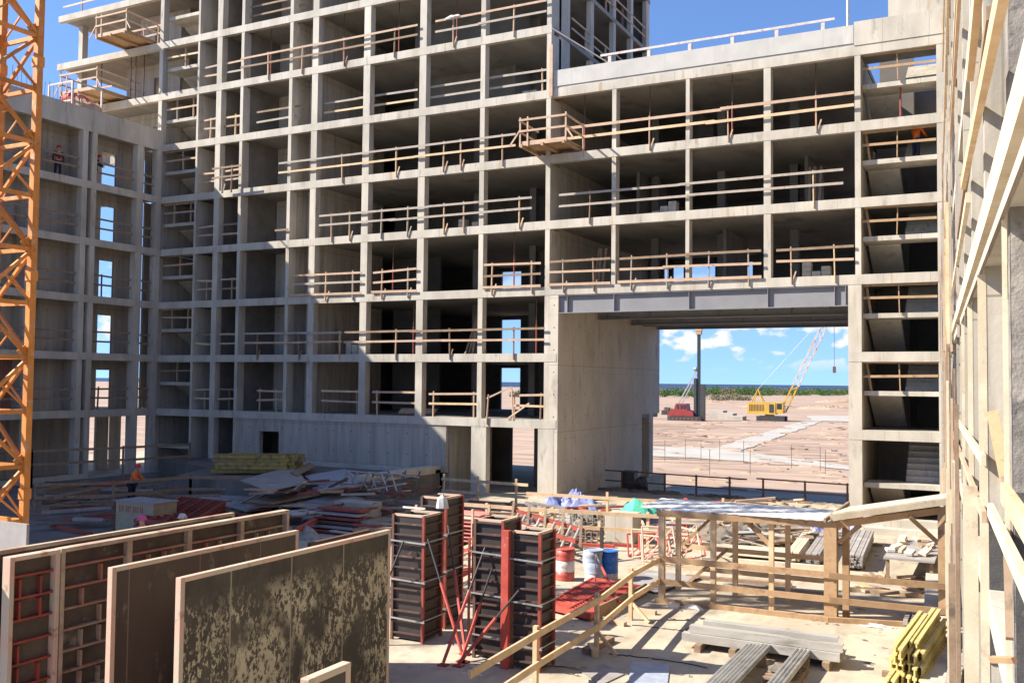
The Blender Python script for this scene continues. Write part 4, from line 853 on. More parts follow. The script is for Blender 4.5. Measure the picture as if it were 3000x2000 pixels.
# timber stair rail leading to the shelter (its posts stand in the yard)
SR = [(-7.72, 16.2), (-7.79, 19.35), (-8.12, 22.35), (-8.17, 24.5)]
t = thing('stair_rail', 'fresh pine handrail leading diagonally from the bottom edge to the shelter', 'handrail', (-7.9, 20, 0))
for h in (1.12, .56):
    b = MB(); pts = [(-7.6, 13.4)]+SR
    for a, c in zip(pts[:-1], pts[1:]): b.beam((a[0], a[1], h), (c[0], c[1], h), .045, .13)
    b.build('rail', 'pine', t)
for i, (x, y) in enumerate(SR[:3]):
    b = MB(); b.box(x-.11, x-.025, y-.05, y+.05, 0, 1.25); b.build('post', 'pine', t)
    if i: b = MB(); b.beam((x-.07, y, .45), (x+.45, y-.15, .03), .04, .08); b.build('brace', 'pine', t)

# ------------------------------------------------------------------ timber shelter with white roof
t = thing('timber_shelter', 'open timber walkway shelter with white sheet roof in the sunny yard', 'shelter', (-4.8, 25.5, 0))
for (x, y, w_, h) in ((-8.13, 24.55, .15, 2.4), (-8.2, 26.2, .13, 2.4), (-6.81, 24.76, .13, 2.4), (-6.6, 26.2, .13, 2.4), (-5.32, 24.77, .12, 2.4), (-5.2, 26.2, .12, 2.4), (-3.88, 24.8, .3, 2.42), (-3.6, 25.3, .16, 2.4), (-1.42, 25.4, .16, 2.85)):
    b = MB(); b.box(x-w_/2, x+w_/2, y-w_/2, y+w_/2, 0, h); b.build('post', 'orangewood' if x > -4.5 else 'pine', t)
for h in (1.14, .55):
    b = MB(); b.beam((-8.2, 24.47, h), (-3.9, 24.62, h-.02), .045, .15); b.beam((-3.9, 24.6, h-.03), (-1.35, 25.28, h-.15), .045, .15); b.build('rail', 'orangewood', t)
    b = MB(); b.beam((-8.2, 26.7, h), (-4.2, 26.75, h), .04, .13); b.build('rail', 'pine', t)
b = MB(); b.beam((-8.3, 24.45, .06), (-3.9, 24.55, .06), .1, .12); b.beam((-3.9, 24.55, .06), (-1.3, 25.25, .06), .1, .12); b.build('sole_plate', 'orangewood', t)
b = MB(); b.beam((-8.25, 24.5, 2.33), (-3.8, 24.72, 2.33), .07, .16); b.beam((-8.25, 26.2, 2.33), (-3.6, 26.3, 2.33), .07, .16); b.beam((-3.8, 24.74, 2.33), (-1.4, 25.4, 2.78), .07, .16); b.build('wall_plate', 'orangewood', t)
b = MB(); b.beam((-6.9, 26.6, 1.2), (-8.1, 26.65, .1), .04, .09); b.build('brace', 'orangewood', t)
b = MB(); b.beam((-6.0, 24.77, 2.3), (-5.35, 24.77, 1.7), .05, .12); b.build('brace', 'orangewood', t)
b = MB(); b.beam((-2.1, 25.1, 2.6), (-1.45, 25.4, 1.95), .05, .1); b.build('brace', 'orangewood', t)
b = MB(); b.beam((-3.7, 24.8, 1.9), (-3.2, 24.95, 2.35), .05, .1); b.build('brace', 'orangewood', t)
b = MB(); b.beam((-8.2, 26.65, 1.2), (-7.2, 26.7, 2.2), .04, .08); b.build('brace', 'orangewood', t)
b = MB()
xs = np.linspace(-8.75, -3.85, 60)
for i in range(59):
    z0 = 2.43+.008*math.sin(i*1.9); z1 = 2.43+.008*math.sin((i+1)*1.9)
    b._add([(xs[i], 24.55, z0), (xs[i+1], 24.55, z1), (xs[i+1], 26.35, z1+.05), (xs[i], 26.35, z0+.05), (xs[i], 24.55, z0+.02), (xs[i+1], 24.55, z1+.02), (xs[i+1], 26.35, z1+.07), (xs[i], 26.35, z0+.07)], [(0, 3, 2, 1), (4, 5, 6, 7), (0, 1, 5, 4), (2, 3, 7, 6)])
b.build('roof_sheet', 'sheet', t)
b = MB(); b.beam((-3.85, 24.5, 2.52), (-1.05, 25.25, 3.06), .04, .15); b.extr([(-3.8, 24.53, 2.6), (-1.15, 25.29, 3.1), (-1.25, 26.2, 3.1), (-3.9, 25.5, 2.6)], (0, 0, .03)); b.build('roof_board', 'palewood', t)
b = MB(); b.beam((-3.95, 24.3, 2.48), (-3.6, 25.8, 2.75), .06, .1); b.build('roof_batten', 'oldwood', t)

# ------------------------------------------------------------------ long steel channels, metal bundles, yellow beams in front
def chan(x0, x1, y, z, w_, h, label, m='beamgrey', dy=.12):
    b = MB(); n = 1
    b._add([], [])
    for (a, c, d, e) in ((0, .03, 0, h), (.03, w_, h-.03, h), (.03, w_, 0, .03)):
        p0 = Vector((x0, y+a, z+d)); 
        b._add([(x0, y+a, z+d), (x1, y+a+dy, z+d), (x1, y+c+dy, z+d), (x0, y+c, z+d), (x0, y+a, z+e), (x1, y+a+dy, z+e), (x1, y+c+dy, z+e), (x0, y+c, z+e)], [(0, 3, 2, 1), (4, 5, 6, 7), (0, 1, 5, 4), (1, 2, 6, 5), (2, 3, 7, 6), (3, 0, 4, 7)])
    return one(b, 'steel_channel', m, label, 'steel channel', 'long grey steel channels stacked in front of the shelter')
LQ = [(-6.35, -3.05, 20.55, .16, .2, .17, 'front lower channel of the grey stack, with pale top flange'), (-6.3, -2.98, 20.82, .16, .2, .17, 'middle lower channel of the grey stack'), (-6.1, -3.1, 21.1, .16, .2, .17, 'rear lower channel of the grey stack'),
      (-6.2, -3.0, 20.62, .34, .2, .15, 'front upper channel of the grey stack'), (-6.0, -3.15, 20.98, .34, .22, .2, 'rear upper channel of the grey stack, highest of all'), (-5.9, -3.3, 21.38, .16, .2, .2, 'rearmost channel of the grey stack lying alone')]
for q in LQ: chan(q[0], q[1], q[2], q[3], q[4], q[5], q[6], dy=-.03)
for i, x in enumerate((-5.95, -5.2, -3.9, -3.3)): b = MB(); b.box(x-.07, x+.07, 20.35, 21.7, 0, .158); one(b, 'timber_bearer', 'oldwood', f'{("left", "second", "third", "right")[i]} timber bearer under the grey steel channels', 'timber', 'bearers under the steel channels')
def bundle(sx0, sx1, sy0, sy1, n, label, z=.0, layers=2, r=.03):
    a, c = gz(sx0, sy0), gz(sx1, sy0); d, e_ = gz(sx0-(sx1-sx0)*.7, sy1), gz(sx1-(sx1-sx0)*.3, sy1)
    t = thing('tube_bundle', label, 'steel tubes', ((a.x+c.x)/2, a.y, 0), 'bundles of shiny steel tubes')
    for l in range(layers):
        b = MB()
        for i in range(n):
            u = i/(n-1); p = a.lerp(c, u); q = p+Vector((-.02, -3.2, 0)); zz = z+r+l*2*r
            b.tube((p.x, p.y+random.uniform(-.06, .06), zz+.22), (q.x, q.y, zz+.22), r, 8)
        b.build('tube', 'galv', t)
    b = MB(); b.box(a.x-.05, c.x+.05, a.y-.4, a.y-.3, 0, .215+z); b.build('bearer', 'oldwood', t); b = MB(); b.box(a.x-.05, c.x+.05, a.y-2.6, a.y-2.5, 0, .215+z); b.build('bearer', 'oldwood', t)
bundle(2188, 2256, 1932, 2010, 7, 'wider bundle of shiny tubes running off the bottom edge')
bundle(2338, 2376, 1942, 2010, 4, 'narrow bundle of shiny tubes near the yellow beams')
t = thing('crate', 'broken timber crate of scraps between the tube bundles', 'crate', gz(2300, 1990)); p = gz(2300, 1985)
b = MB()
for i in range(6): b.box(p.x-.35, p.x+.35, p.y-.6+i*.2, p.y-.48+i*.2, .1, .14)
b.box(p.x-.35, p.x-.3, p.y-.6, p.y+.6, 0, .1); b.box(p.x+.3, p.x+.35, p.y-.6, p.y+.6, 0, .1); b.build('slats', 'oldwood', t); b = MB(); b.blob((p.x, p.y, .14), (.28, .4, .12), 6, 10, .4); b.build('scraps', 'mid', t)
# yellow H beams in a bundle
def hbeam(p, q, label, grp, m='yellow'):
    b = MB(); p = Vector(p); q = Vector(q); u = Vector((0, 0, 1)); b.beam(p+u*.085, q+u*.085, .08, .035); b.beam(p-u*.085, q-u*.085, .08, .035); b.beam(p, q, .028, .135); return one(b, 'formwork_beam', m, label, 'formwork beam', grp)
nm = ['leftmost', 'second', 'third', 'fourth', 'fifth', 'sixth', 'rightmost']
for l in range(4):
    for j in range((6, 6, 5, 4)[l]):
        x = -2.02+j*.115+(.1 if l > 1 else 0); y1 = (22.6, 22.9, 23.0, 23.3)[l]+random.uniform(-.25, .2)-(.5 if l > 1 and j < 2 else 0); zz = .2+l*.19
        hbeam((x+.22, y1, zz+.02), (x-.02, y1-2.9-random.uniform(0, .25), zz-(.05 if l == 3 else 0)), f'{nm[j]} yellow beam in the {("bottom", "second", "third", "top")[l]} layer of the bundle at lower right', 'bundle of yellow formwork beams at lower right')
b = MB(); b.box(-2.25, -1.2, 20.5, 20.62, 0, .11); one(b, 'timber_bearer', 'oldwood', 'short bearer under the near end of the yellow beam bundle', 'timber')
b = MB(); p = gz(2752, 1945); b.blob((p.x-.02, p.y, .05), (.17, .2, .26), 12, 14, .3); one(b, 'orange_sack', 'rope', 'crumpled bright orange red sack right of the yellow beams', 'sack')
b = MB()
for i in range(6): x = -2.25+i*.16; b.box(x, x+.1, 24.9, 26.0, .06, .18)
one(b, 'slatted_pallet', 'ply', 'grey slatted pallet at the foot of the right shelter post', 'pallet')
# concrete ledge along the right side
b = MB(); b.box(-1.06, -.8, 17, 25.5, 0, .35); one(b, 'concrete_ledge', 'rubble', 'rough concrete ledge beside the orange sack', 'ledge')

# ------------------------------------------------------------------ stacks behind the shelter
def stack(x0, x1, y0, y1, z0, n, layers, m, label, t_=.06, skew=-.02, name='plank_stack', cat='plank stack', grp='stacks of boards behind the shelter'):
    t = thing(name, label, cat, ((x0+x1)/2, (y0+y1)/2, z0), grp)
    for l in range(layers):
        b = MB(); w_ = (x1-x0)/n
        for i in range(n):
            a = x0+i*w_+random.uniform(-.01, .01); dy = random.uniform(-.08, .08); z = z0+.1+l*t_*1.15
            b.beam((a+w_/2, y0+dy, z+t_/2), (a+w_/2+(y1-y0)*skew, y1+dy, z+t_/2), w_*.88, t_)
        b.build('plank_layer', m, t)
    b = MB(); b.box(x0, x1, y0+.5, y0+.6, z0, z0+.098); b.build('bearer', 'oldwood', t); b = MB(); b.box(x0, x1, y1-.6, y1-.5, z0, z0+.098); b.build('bearer', 'oldwood', t)
    return t
stack(-4.6, -4.0, 31.6, 37.4, 0, 7, 5, 'ply', 'tall stack of pale grey boards right of the big shelter post', .07, -.06)
stack(-6.35, -5.95, 31.8, 37.6, 0, 4, 4, 'palewood', 'leftmost stack of pale boards seen between shelter posts', .07, -.07)
stack(-5.75, -5.3, 31.7, 37.2, 0, 5, 4, 'ply', 'middle stack of pale boards just left of the big shelter post', .07, -.07)
flat('ply_sheet', 'palewood', 'large sunlit board sheet lying behind the shelter', 'ply sheet', [(2118, 1622), (2330, 1642), (2390, 1612), (2155, 1600)], .12, .05, 'ply sheets on the yard floor')
for (a, c, m_, lab) in (((2010, 1692), (2320, 1718), 'oldwood', 'long brown beam lying inside the shelter'), ((2120, 1716), (2420, 1742), 'beamgrey', 'long grey beam lying inside the shelter'), ((2030, 1655), (2240, 1668), 'beamgrey', 'grey pipe lying behind the shelter posts'),
                         ((2100, 1640), (2440, 1668), 'palewood', 'pale plank on the ground behind the shelter'), ((2480, 1728), (2740, 1752), 'pine', 'pine plank on the ground below the junk table'), ((2000, 1600), (2075, 1604), 'palewood', 'short white plank beside the red frames'),
                         ((1790, 1598), (1880, 1604), 'redsteel', 'red steel bar left of the red frames'), ((1700, 1598), (1800, 1604), 'brightred', 'thin bright red bar behind the drums')):
    timber(gz(*a), gz(*c), .2, .1, m_, lab, .002, 'long pieces lying around the shelter')
b = MB(); b.box(-5.1, -1.6, 40.3, 40.9, 0, .55); b.box(-5.0, -1.7, 39.7, 40.298, 0, .25); one(b, 'concrete_kerb', 'conc', 'stepped concrete kerb at the foot of the right stair bay', 'kerb')
t = thing('work_table', 'cluttered work table of boards near the right shelter post', 'table', (-2.6, 32.5, 0))
b = MB(); b.box(-3.3, -1.9, 30.6, 34.6, .62, .68); b.build('table_top', 'ply', t); 
for x in (-3.2, -2.0):
    for y in (30.8, 34.3): b = MB(); b.box(x-.05, x+.05, y-.05, y+.05, 0, .62); b.build('leg', 'oldwood', t)
for i in range(16):
    x, y = random.uniform(-3.2, -2.1), random.uniform(30.8, 34.4); a = random.uniform(0, 3); l = random.uniform(.15, .7); b = MB()
    b.beam((x, y, .69+.05), (x+l*math.cos(a)*.6, y+l*math.sin(a), .69+.05+random.uniform(0, .12)), random.uniform(.08, .3), .08)
    one(b, 'offcut', random.choice(('palewood', 'rail', 'plastic', 'conc', 'oldwood')), 'small loose offcut among the clutter on the work table', 'offcut', 'clutter on the work table')
for i in range(26):
    x, y = random.uniform(-3.6, -1.7), random.uniform(28.2, 31.5); b = MB(); a = random.uniform(0, 3); l = random.uniform(.2, .9)
    b.beam((x, y, .05), (x+l*math.cos(a), y+l*math.sin(a), .05+random.uniform(0, .1)), .12, .07)
    one(b, 'offcut', random.choice(('palewood', 'oldwood', 'oldwood', 'rail', 'yellow')), 'wood offcut in the scrap heap in front of the work table', 'offcut', 'scrap heap before the work table')

# ------------------------------------------------------------------ clutter between the column forms and the archway
def yard_rail(pts, label, hs=(1.15, .6), m='pine', z=0, posts=None, ph=1.25):
    t = thing('yard_rail', label, 'guard rail', (pts[0][0], pts[0][1], z), 'timber barriers around the yard')
    for h in hs:
        b = MB()
        for a, c in zip(pts[:-1], pts[1:]): b.beam((a[0], a[1], z+h), (c[0], c[1], z+h+random.uniform(-.03, .03)), .045, .13)
        b.build('rail', m, t)
    for p in (posts or pts):
        b = MB(); b.box(p[0]-.05, p[0]+.05, p[1]+.03, p[1]+.11, z, z+ph); b.build('post', m, t)
    return t
yard_rail([(-19.3, 31.3), (-14.3, 31.6), (-10.7, 32.3)], 'orange lit barrier crossing the middle of the yard', posts=[(-19.3, 31.3), (-17.2, 31.4), (-14.6, 31.6), (-12.9, 31.9), (-11.2, 32.2)])
yard_rail([(-24.5, 40.2), (-19.6, 39.8)], 'pale barrier at the pit edge under the open ground floor', (1.0, .45), posts=[(-24.4, 40.2), (-22.4, 40.0), (-20.3, 39.9)])
yard_rail([(-18.3, 37.0), (-13.6, 37.3), (-8, 38)], 'low barrier in front of the archway', (1.0, .35), posts=[(-14.7, 37.2), (-10, 37.7)])
b = MB()
# red prop bundle
t = thing('prop_rack', 'stack of red steel props in a rack left of the middle barrier', 'prop rack', (-17.6, 29.6, 0))
for l in range(8):
    b = MB()
    for i in range(6): y = 29.2+i*.16; b.tube((-18.9+random.uniform(-.1, .1), y, .2+l*.13), (-16.2+random.uniform(-.1, .1), y+random.uniform(-.06, .06), .2+l*.13), .04, 6)
    b.build('prop_layer', random.choice(('redsteel', 'brightred', 'pinkframe')), t)
for x in (-18.7, -16.4):
    b = MB()
    for y in (29.0, 30.2): b.box(x-.04, x+.04, y-.04, y+.04, 0, 1.35)
    b.box(x-.04, x+.04, 29.04, 30.16, .05, .12)
    b.build('rack_frame', 'pinkframe', t)
def heap(sx_, sy_, r, m, label, name='tarpaulin', cat='tarpaulin', seed=1, z=0, grp=None):
    p = gz(sx_, sy_, z); b = MB(); b.cloth((p.x, p.y, z), (r[0], r[1], r[2]*1.25), seed); return one(b, name, m, label, cat, grp)
heap(1390, 1575, (.9, .5, .35), 'bluetarp', 'violet blue tarpaulin on the ground left of the middle column form', seed=2, grp='blue tarpaulins')
heap(1630, 1490, (1.1, .5, .5), 'bluetarp', 'pale blue tarpaulin heap behind the middle barrier', seed=3, grp='blue tarpaulins')
heap(1690, 1492, (1.2, .6, .6), 'bluetarp', 'second crumpled blue heap behind the middle barrier', seed=5, grp='blue tarpaulins')
heap(1945, 1535, (1.2, .7, .55), 'bluetarp', 'dark blue heap under the left end of the shelter roof', seed=6, grp='blue tarpaulins')
heap(2388, 1578, (.9, .6, .5), 'bluetarp', 'blue tarpaulin on the boards left of the big shelter post', seed=7, grp='blue tarpaulins')
heap(2495, 1572, (.4, .6, .6), 'bluetarp', 'blue tarpaulin scrap right of the big shelter post', seed=8, grp='blue tarpaulins')
heap(1872, 1510, (.95, .5, .55), 'greennet', 'bright green netting heaped on a pile before the archway', 'green_net', 'netting', 9, .35)
b = MB(); p = gz(2022, 1525); b.box(p.x-.75, p.x+.75, p.y-.3, p.y+.3, .1, .65); one(b, 'blue_crate', 'blue', 'flat blue crate under the shelter roof', 'crate')
for i, (sx_, sy_, s) in enumerate(((1825, 1585, .55), (1560, 1600, .4))):
    p = gz(sx_, sy_); b = MB(); b.box(p.x-s, p.x+s, p.y-s*.8, p.y+s*.8, 0, s*1.9); one(b, 'concrete_block', 'conc', ('large tan concrete block behind the middle barrier', 'small concrete block near the prop rack')[i], 'concrete block', bevel=.03)
for i, (sx_, sy_) in enumerate(((1675, 1560), (1740, 1560), (1720, 1590))):
    p = gz(sx_, sy_); t = thing('wire_crate', ('wire crate of couplers behind the barrier, left one', 'wire crate heaped with dark fittings, right one', 'low grey bin in front of the wire crates')[i], 'crate', p, 'crates of fittings behind the drums')
    b = MB(); w_, d, h = .55, .4, .75 if i < 2 else .5
    for z in np.arange(0, h, .15): b.box(p.x-w_, p.x+w_, p.y-d, p.y-d+.02, z, z+.025); b.box(p.x+w_-.02, p.x+w_, p.y-d+.021, p.y+d, z, z+.025)
    for x in np.arange(-w_, w_+.01, .22): b.box(p.x+x-.012, p.x+x+.012, p.y-d-.025, p.y-d-.001, 0, h)
    b.build('mesh_side', 'galv', t); b = MB(); b.blob((p.x, p.y, .25), (w_*.9, d*.9, .5 if i < 2 else .2), 20+i, 12, .4); b.build('fittings', ('rubble', 'mid', 'rust')[i], t)
# black and red walkway with bolt heads behind the middle column forms
t = thing('wall_waler', 'tilted black waler frame studded with bright bolts behind the column forms', 'waler', (-13.5, 25, 0))
p, q = gz(1490, 1545, .5), gz(1690, 1600, .5)
for dz, dy in ((.45, .5), (.15, 0), (-.2, -.2)):
    b = MB(); b.beam((p.x, p.y+dy, .6+dz), (q.x, q.y+dy, .5+dz), .12, .12); b.build('waler_beam', 'redsteel' if dz > .1 else 'darksteel', t)
b = MB()
for i in range(9): u = p.lerp(q, (i+.5)/9); b.tube((u.x, u.y-.3, .35), (u.x+.05, u.y+.45, 1.0), .05, 8)
b.build('tie_bolt', 'galv', t)
b = MB()
for i in range(5): u = p.lerp(q, i/4); b.beam((u.x-.1, u.y+.6, 1.35), (u.x+.2, u.y-.2, .5), .08, .1)
b.build('bracket', 'oldwood', t)
for x in (p.x+.1, q.x-.1): b = MB(); b.box(x-.05, x+.05, p.y-.05, p.y+.05, 0, .8); b.build('trestle', 'darksteel', t)
# red scaffold frames heap
c0 = gz(1905, 1650)
for i in range(9):
    t = thing('scaffold_frame', f'red scaffold frame in the heap left of the shelter, {ordn[i+1]} from the left', 'scaffold frame', (c0.x-1.0+i*.22, c0.y+random.uniform(-.3, 1.0), .0), 'heap of red scaffold frames')
    ox, oy = t.location.x, t.location.y; a = random.uniform(-.7, .7); zt = random.uniform(.5, 1.2); dx, dy = 1.1*math.cos(a), 1.1*math.sin(a)
    b = MB(); q = [Vector((ox, oy, .03)), Vector((ox+dx, oy+dy, .03+random.uniform(0, .4))), Vector((ox+dx*.9-.2, oy+dy*.9+.4, zt)), Vector((ox-.2, oy+.4, zt))]
    for u in range(4): b.tube(q[u], q[(u+1) % 4], .03, 6)
    b.tube(q[0], q[2], .02, 6); b.build('tube_frame', random.choice(('brightred', 'brightred', 'pinkframe')), t)
# dark heap of rods and bags under the shelter roof
for i in range(46):
    p = gz(random.uniform(2110, 2330), random.uniform(1555, 1605)); b = MB(); a = random.uniform(-.5, .9); l = random.uniform(.8, 2.6)
    b.tube((p.x, p.y, random.uniform(.05, .5)), (p.x+l*math.cos(a), p.y+l*math.sin(a)*.6, random.uniform(.05, .7)), random.choice((.02, .03, .05, .09)), 6)
    one(b, 'rod', random.choice(('rust', 'darksteel', 'galv', 'mid', 'rubble', 'oldwood')), 'loose rod or pipe in the dark heap seen under the shelter roof', 'rod', 'dark heap of rods behind the shelter')
heap(2180, 1580, (2.2, 1.2, .55), 'mid', 'dark mound under the heap of rods behind the shelter', 'rubbish_mound', 'mound', 11)
heap(1720, 1545, (.7, .4, .5), 'mid', 'small dark mound right of the wire crates', 'rubbish_mound', 'mound', 13)
# leftover timber and red beams between the column forms
for i, (a, c, m_, lab) in enumerate((((1300, 1640), (1400, 1600), 'pine', 'pine board lying behind the column forms'), ((1305, 1740), (1400, 1690), 'pinkframe', 'red beam lying behind the column forms, nearer'), ((1310, 1700), (1400, 1672), 'brightred', 'bright red ribbed beam behind the column forms'),
                                      ((1312, 1775), (1400, 1735), 'palewood', 'bleached board between the column forms, nearest'), ((1305, 1755), (1400, 1715), 'palewood', 'second bleached board between the column forms'), ((1320, 1615), (1400, 1628), 'brightred', 'thin red strip behind the column forms'))):
    timber(gz(*a), gz(*c), .25, .14, m_, lab, .01, 'beams lying behind the column forms')

# ------------------------------------------------------------------ shaded podium at left, with its piles
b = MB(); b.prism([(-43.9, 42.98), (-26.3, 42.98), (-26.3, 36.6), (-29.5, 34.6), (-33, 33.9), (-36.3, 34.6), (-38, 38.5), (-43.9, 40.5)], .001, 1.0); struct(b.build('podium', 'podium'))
b = MB(); b.box(-37.6, -26.2, 42.4, 42.98, 1.0, 1.18); tag(base_origin(b.build('wall_footing', 'conc')), 'long low concrete footing at the base of the solid wall', 'footing')
b = MB(); b.prism([(-26.9, 36.4), (-26.2, 36.4), (-26.2, 42.9), (-26.9, 42.9)], 1.002, 1.35); one(b, 'podium_edge', 'conc', 'upstanding concrete lip at the right end of the raised podium', 'concrete lip')
def g1(x, y, z=1.0): return gz(x, y, z)
# yellow beams pile
for l in range(5):
    for j in range(7):
        z = 1.1+.105+l*.18; a = random.uniform(-.02, .06); x = -35.0+j*.06+random.uniform(-.25, .2); y = 35.7+j*.16
        hbeam((x, y, z), (x+3.1, y+1.7+a*3, z+random.uniform(-.02, .02)), f'yellow beam in the shaded pile, row {["bottom","second","middle","fourth","top"][l]}, {nm[j]} from the front', 'shaded pile of yellow formwork beams', 'shadeyellow' if random.random() < .8 else 'oldwood')
t = thing('timber_pile', 'loose pile of brown timbers below the yellow beams', 'timber pile', (-36, 36.5, 0))
for i in range(14):
    b = MB(); x = -37+random.uniform(0, 1.5); y = 36.3+random.uniform(0, 1.6); b.beam((x, y, .1+i*.07), (x+2.3, y+random.uniform(-.8, .8), .15+i*.06), .14, .07); b.build('timber', random.choice(('oldwood', 'orangewood', 'yellow')), t)
def leaf_sheet(pts, z, m, label, lift=0.):
    b = MB(); P_ = [gz(*p, z) for p in pts]; top = [(p.x, p.y, z+lift*i/len(P_)) for i, p in enumerate(P_)]; b.extr(top, (0, 0, .04)); return one(b, 'ply_sheet', m, label, 'ply sheet', 'ply sheets strewn over the podium')
leaf_sheet([(705, 1408), (860, 1365), (900, 1415), (790, 1440)], 1.25, 'ply', 'large whitish sheet on the podium right of the yellow beams')
leaf_sheet([(760, 1430), (890, 1405), (895, 1425), (840, 1445)], 1.05, 'ply', 'grey sheet under the whitish one on the podium')
leaf_sheet([(890, 1395), (1010, 1375), (1070, 1410), (960, 1440)], 1.04, 'bluegrey', 'blue grey sheet in the middle of the podium')
leaf_sheet([(850, 1385), (905, 1355), (925, 1365), (870, 1395)], 1.3, 'oldwood', 'thick brown slab of ply near the wall footing')
leaf_sheet([(580, 1460), (700, 1435), (850, 1468), (720, 1500)], .3, 'ply', 'large grey sheet on the ground left of the podium', )
leaf_sheet([(840, 1480), (1000, 1445), (1070, 1462), (950, 1500)], .55, 'ply', 'grey sheet lying on stacked timbers in front of the podium')
leaf_sheet([(830, 1500), (960, 1484), (960, 1500), (860, 1512)], .5, 'whitepaint', 'pale edged sheet at the front of the shaded piles')
leaf_sheet([(720, 1470), (900, 1440), (940, 1450), (800, 1478)], .7, 'oldwood', 'long brown sheet propped on the timbers')
for i in range(60):
    x0, y0 = random.uniform(650, 1120), random.uniform(1405, 1520); z = 1.05 if y0 < 1440 and x0 > 700 else random.uniform(.05, .6); p = gz(x0, y0, z); a = random.uniform(-.5, .6); l = random.uniform(1, 3.2); b = MB()
    b.beam((p.x, p.y, z), (p.x+l*math.cos(a), p.y+l*math.sin(a)*.5, z+random.uniform(-.03, .25)), random.uniform(.06, .2), random.uniform(.04, .1))
    one(b, 'loose_board', random.choice(('oldwood', 'oldwood', 'ply', 'rail', 'redsteel')), 'loose board strewn among the shaded piles on and before the podium', 'board', 'loose boards strewn over the shaded piles')
for i in range(70):
    x0, y0 = random.uniform(690, 1260), random.uniform(1425, 1555); z = random.uniform(.05, .5) if y0 > 1450 or x0 < 690 else random.uniform(1.04, 1.5); p = gz(x0, y0, z); a = random.uniform(-.9, 1.1); l = random.uniform(.8, 2.8); b = MB()
    b.beam((p.x, p.y, z), (p.x+l*math.cos(a), p.y+l*math.sin(a)*.6, z+random.uniform(-.03, .5)), random.choice((.04, .05, .1, .2, .35)), random.uniform(.03, .09))
    one(b, 'loose_board', random.choice(('oldwood', 'orangewood', 'ply', 'rail', 'redsteel', 'rust', 'greywood')), 'loose board strewn among the shaded piles on and before the podium', 'board', 'loose boards strewn over the shaded piles')
for i in range(5):
    p = gz(1000+i*28, 1425+i*3, 1.05); t = thing('scaffold_frame', f'grey steel trestle on the podium right part, {nm[i]} from the left', 'scaffold frame', p, 'grey trestles on the podium'); b = MB(); x, y, z = p
    a = random.uniform(-.3, .3)
    b.tube((x, y, z), (x+.5, y+a, z+.75), .03, 6); b.tube((x+.9, y, z), (x+.5, y+a, z+.75), .03, 6); b.tube((x+.5, y+a, z+.75), (x+1.6, y+.6, z+.6), .03, 6); b.build('tube_frame', 'galv', t)
for i, (sx_, sy_) in enumerate(((1065, 1500), (1110, 1505), (1160, 1500))):
    p = gz(sx_, sy_); t = thing('ladder_panel', ('olive ladder panel leaning at the podium corner, left', 'olive ladder panel leaning at the podium corner, middle', 'olive ladder panel leaning at the podium corner, right')[i], 'ladder', p, 'ladder panels leaning on the podium corner'); b = MB()
    A0, A1 = Vector((p.x, p.y, .02)), Vector((p.x+.75, p.y, .02)); tp = Vector((-.25, 1.1, 1.7))
    b.beam(A0, A0+tp, .06, .06); b.beam(A1, A1+tp, .06, .06); b.build('stile', 'mid', t); b = MB()
    for j in range(1, 9): b.beam(A0+tp*j/9, A1+tp*j/9, .04, .03)
    b.build('rung', 'mid', t)
p = gz(1045, 1525); b = MB(); b.box(p.x-.9, p.x+.9, p.y-.4, p.y+.5, 0, .8); one(b, 'concrete_block', 'conc', 'tan block at the front right of the shaded piles', 'concrete block', bevel=.03)
# red formwork panels stack
t = thing('panel_stack', 'flat stack of dark red ribbed panels left of the piles', 'panel stack', gz(540, 1510, 0)); A, B_, C_, D_ = gz(395, 1530, .7), gz(560, 1540, .7), gz(660, 1475, .7), gz(530, 1462, .7)
for l in range(3):
    z = .75-.2*l; b = MB()
    for (u0, v0, u1, v1) in ((0, 0, 1, 0), (1, 0, 1, 1), (1, 1, 0, 1), (0, 1, 0, 0)): b.beam(lerp2(u0, v0, z), lerp2(u1, v1, z), .08, .14)
    for i in range(1, 12): b.beam(lerp2(0, i/12, z), lerp2(1, i/12, z), .05, .1)
    for i in range(1, 4): b.beam(lerp2(i/4, 0, z), lerp2(i/4, 1, z), .06, .1)
    b.build('panel', 'redsteel', t)
b = MB(); b.beam(lerp2(.1, .1, .13), lerp2(.9, .1, .13), .2, .26); b.beam(lerp2(.1, .9, .13), lerp2(.9, .9, .13), .2, .26); b.build('bearer', 'oldwood', t)
t = thing('panel_stack', 'small dark red bundle of panels right of the long ribbed panel', 'panel stack', gz(960, 1560)); p = gz(970, 1560)
for l in range(6): b = MB(); b.beam((p.x-.8, p.y+.1*l, .1+.15*l), (p.x+1.2, p.y+.1*l, .1+.15*l), .7, .09); b.build('panel', random.choice(('redsteel', 'rust', 'ply')), t)
b = MB(); p, q = gz(870, 1560, .3), gz(925, 1535, .3); b.beam((p.x, p.y, .4), (q.x, q.y, .45), .15, .15); one(b, 'red_channel', 'brightred', 'single bright red channel left of the small panel bundle', 'steel channel')
heap(885, 1575, (1.0, .5, .35), 'rubble', 'pale sack mound below the bright red channel', 'sack_mound', 'mound', 21)
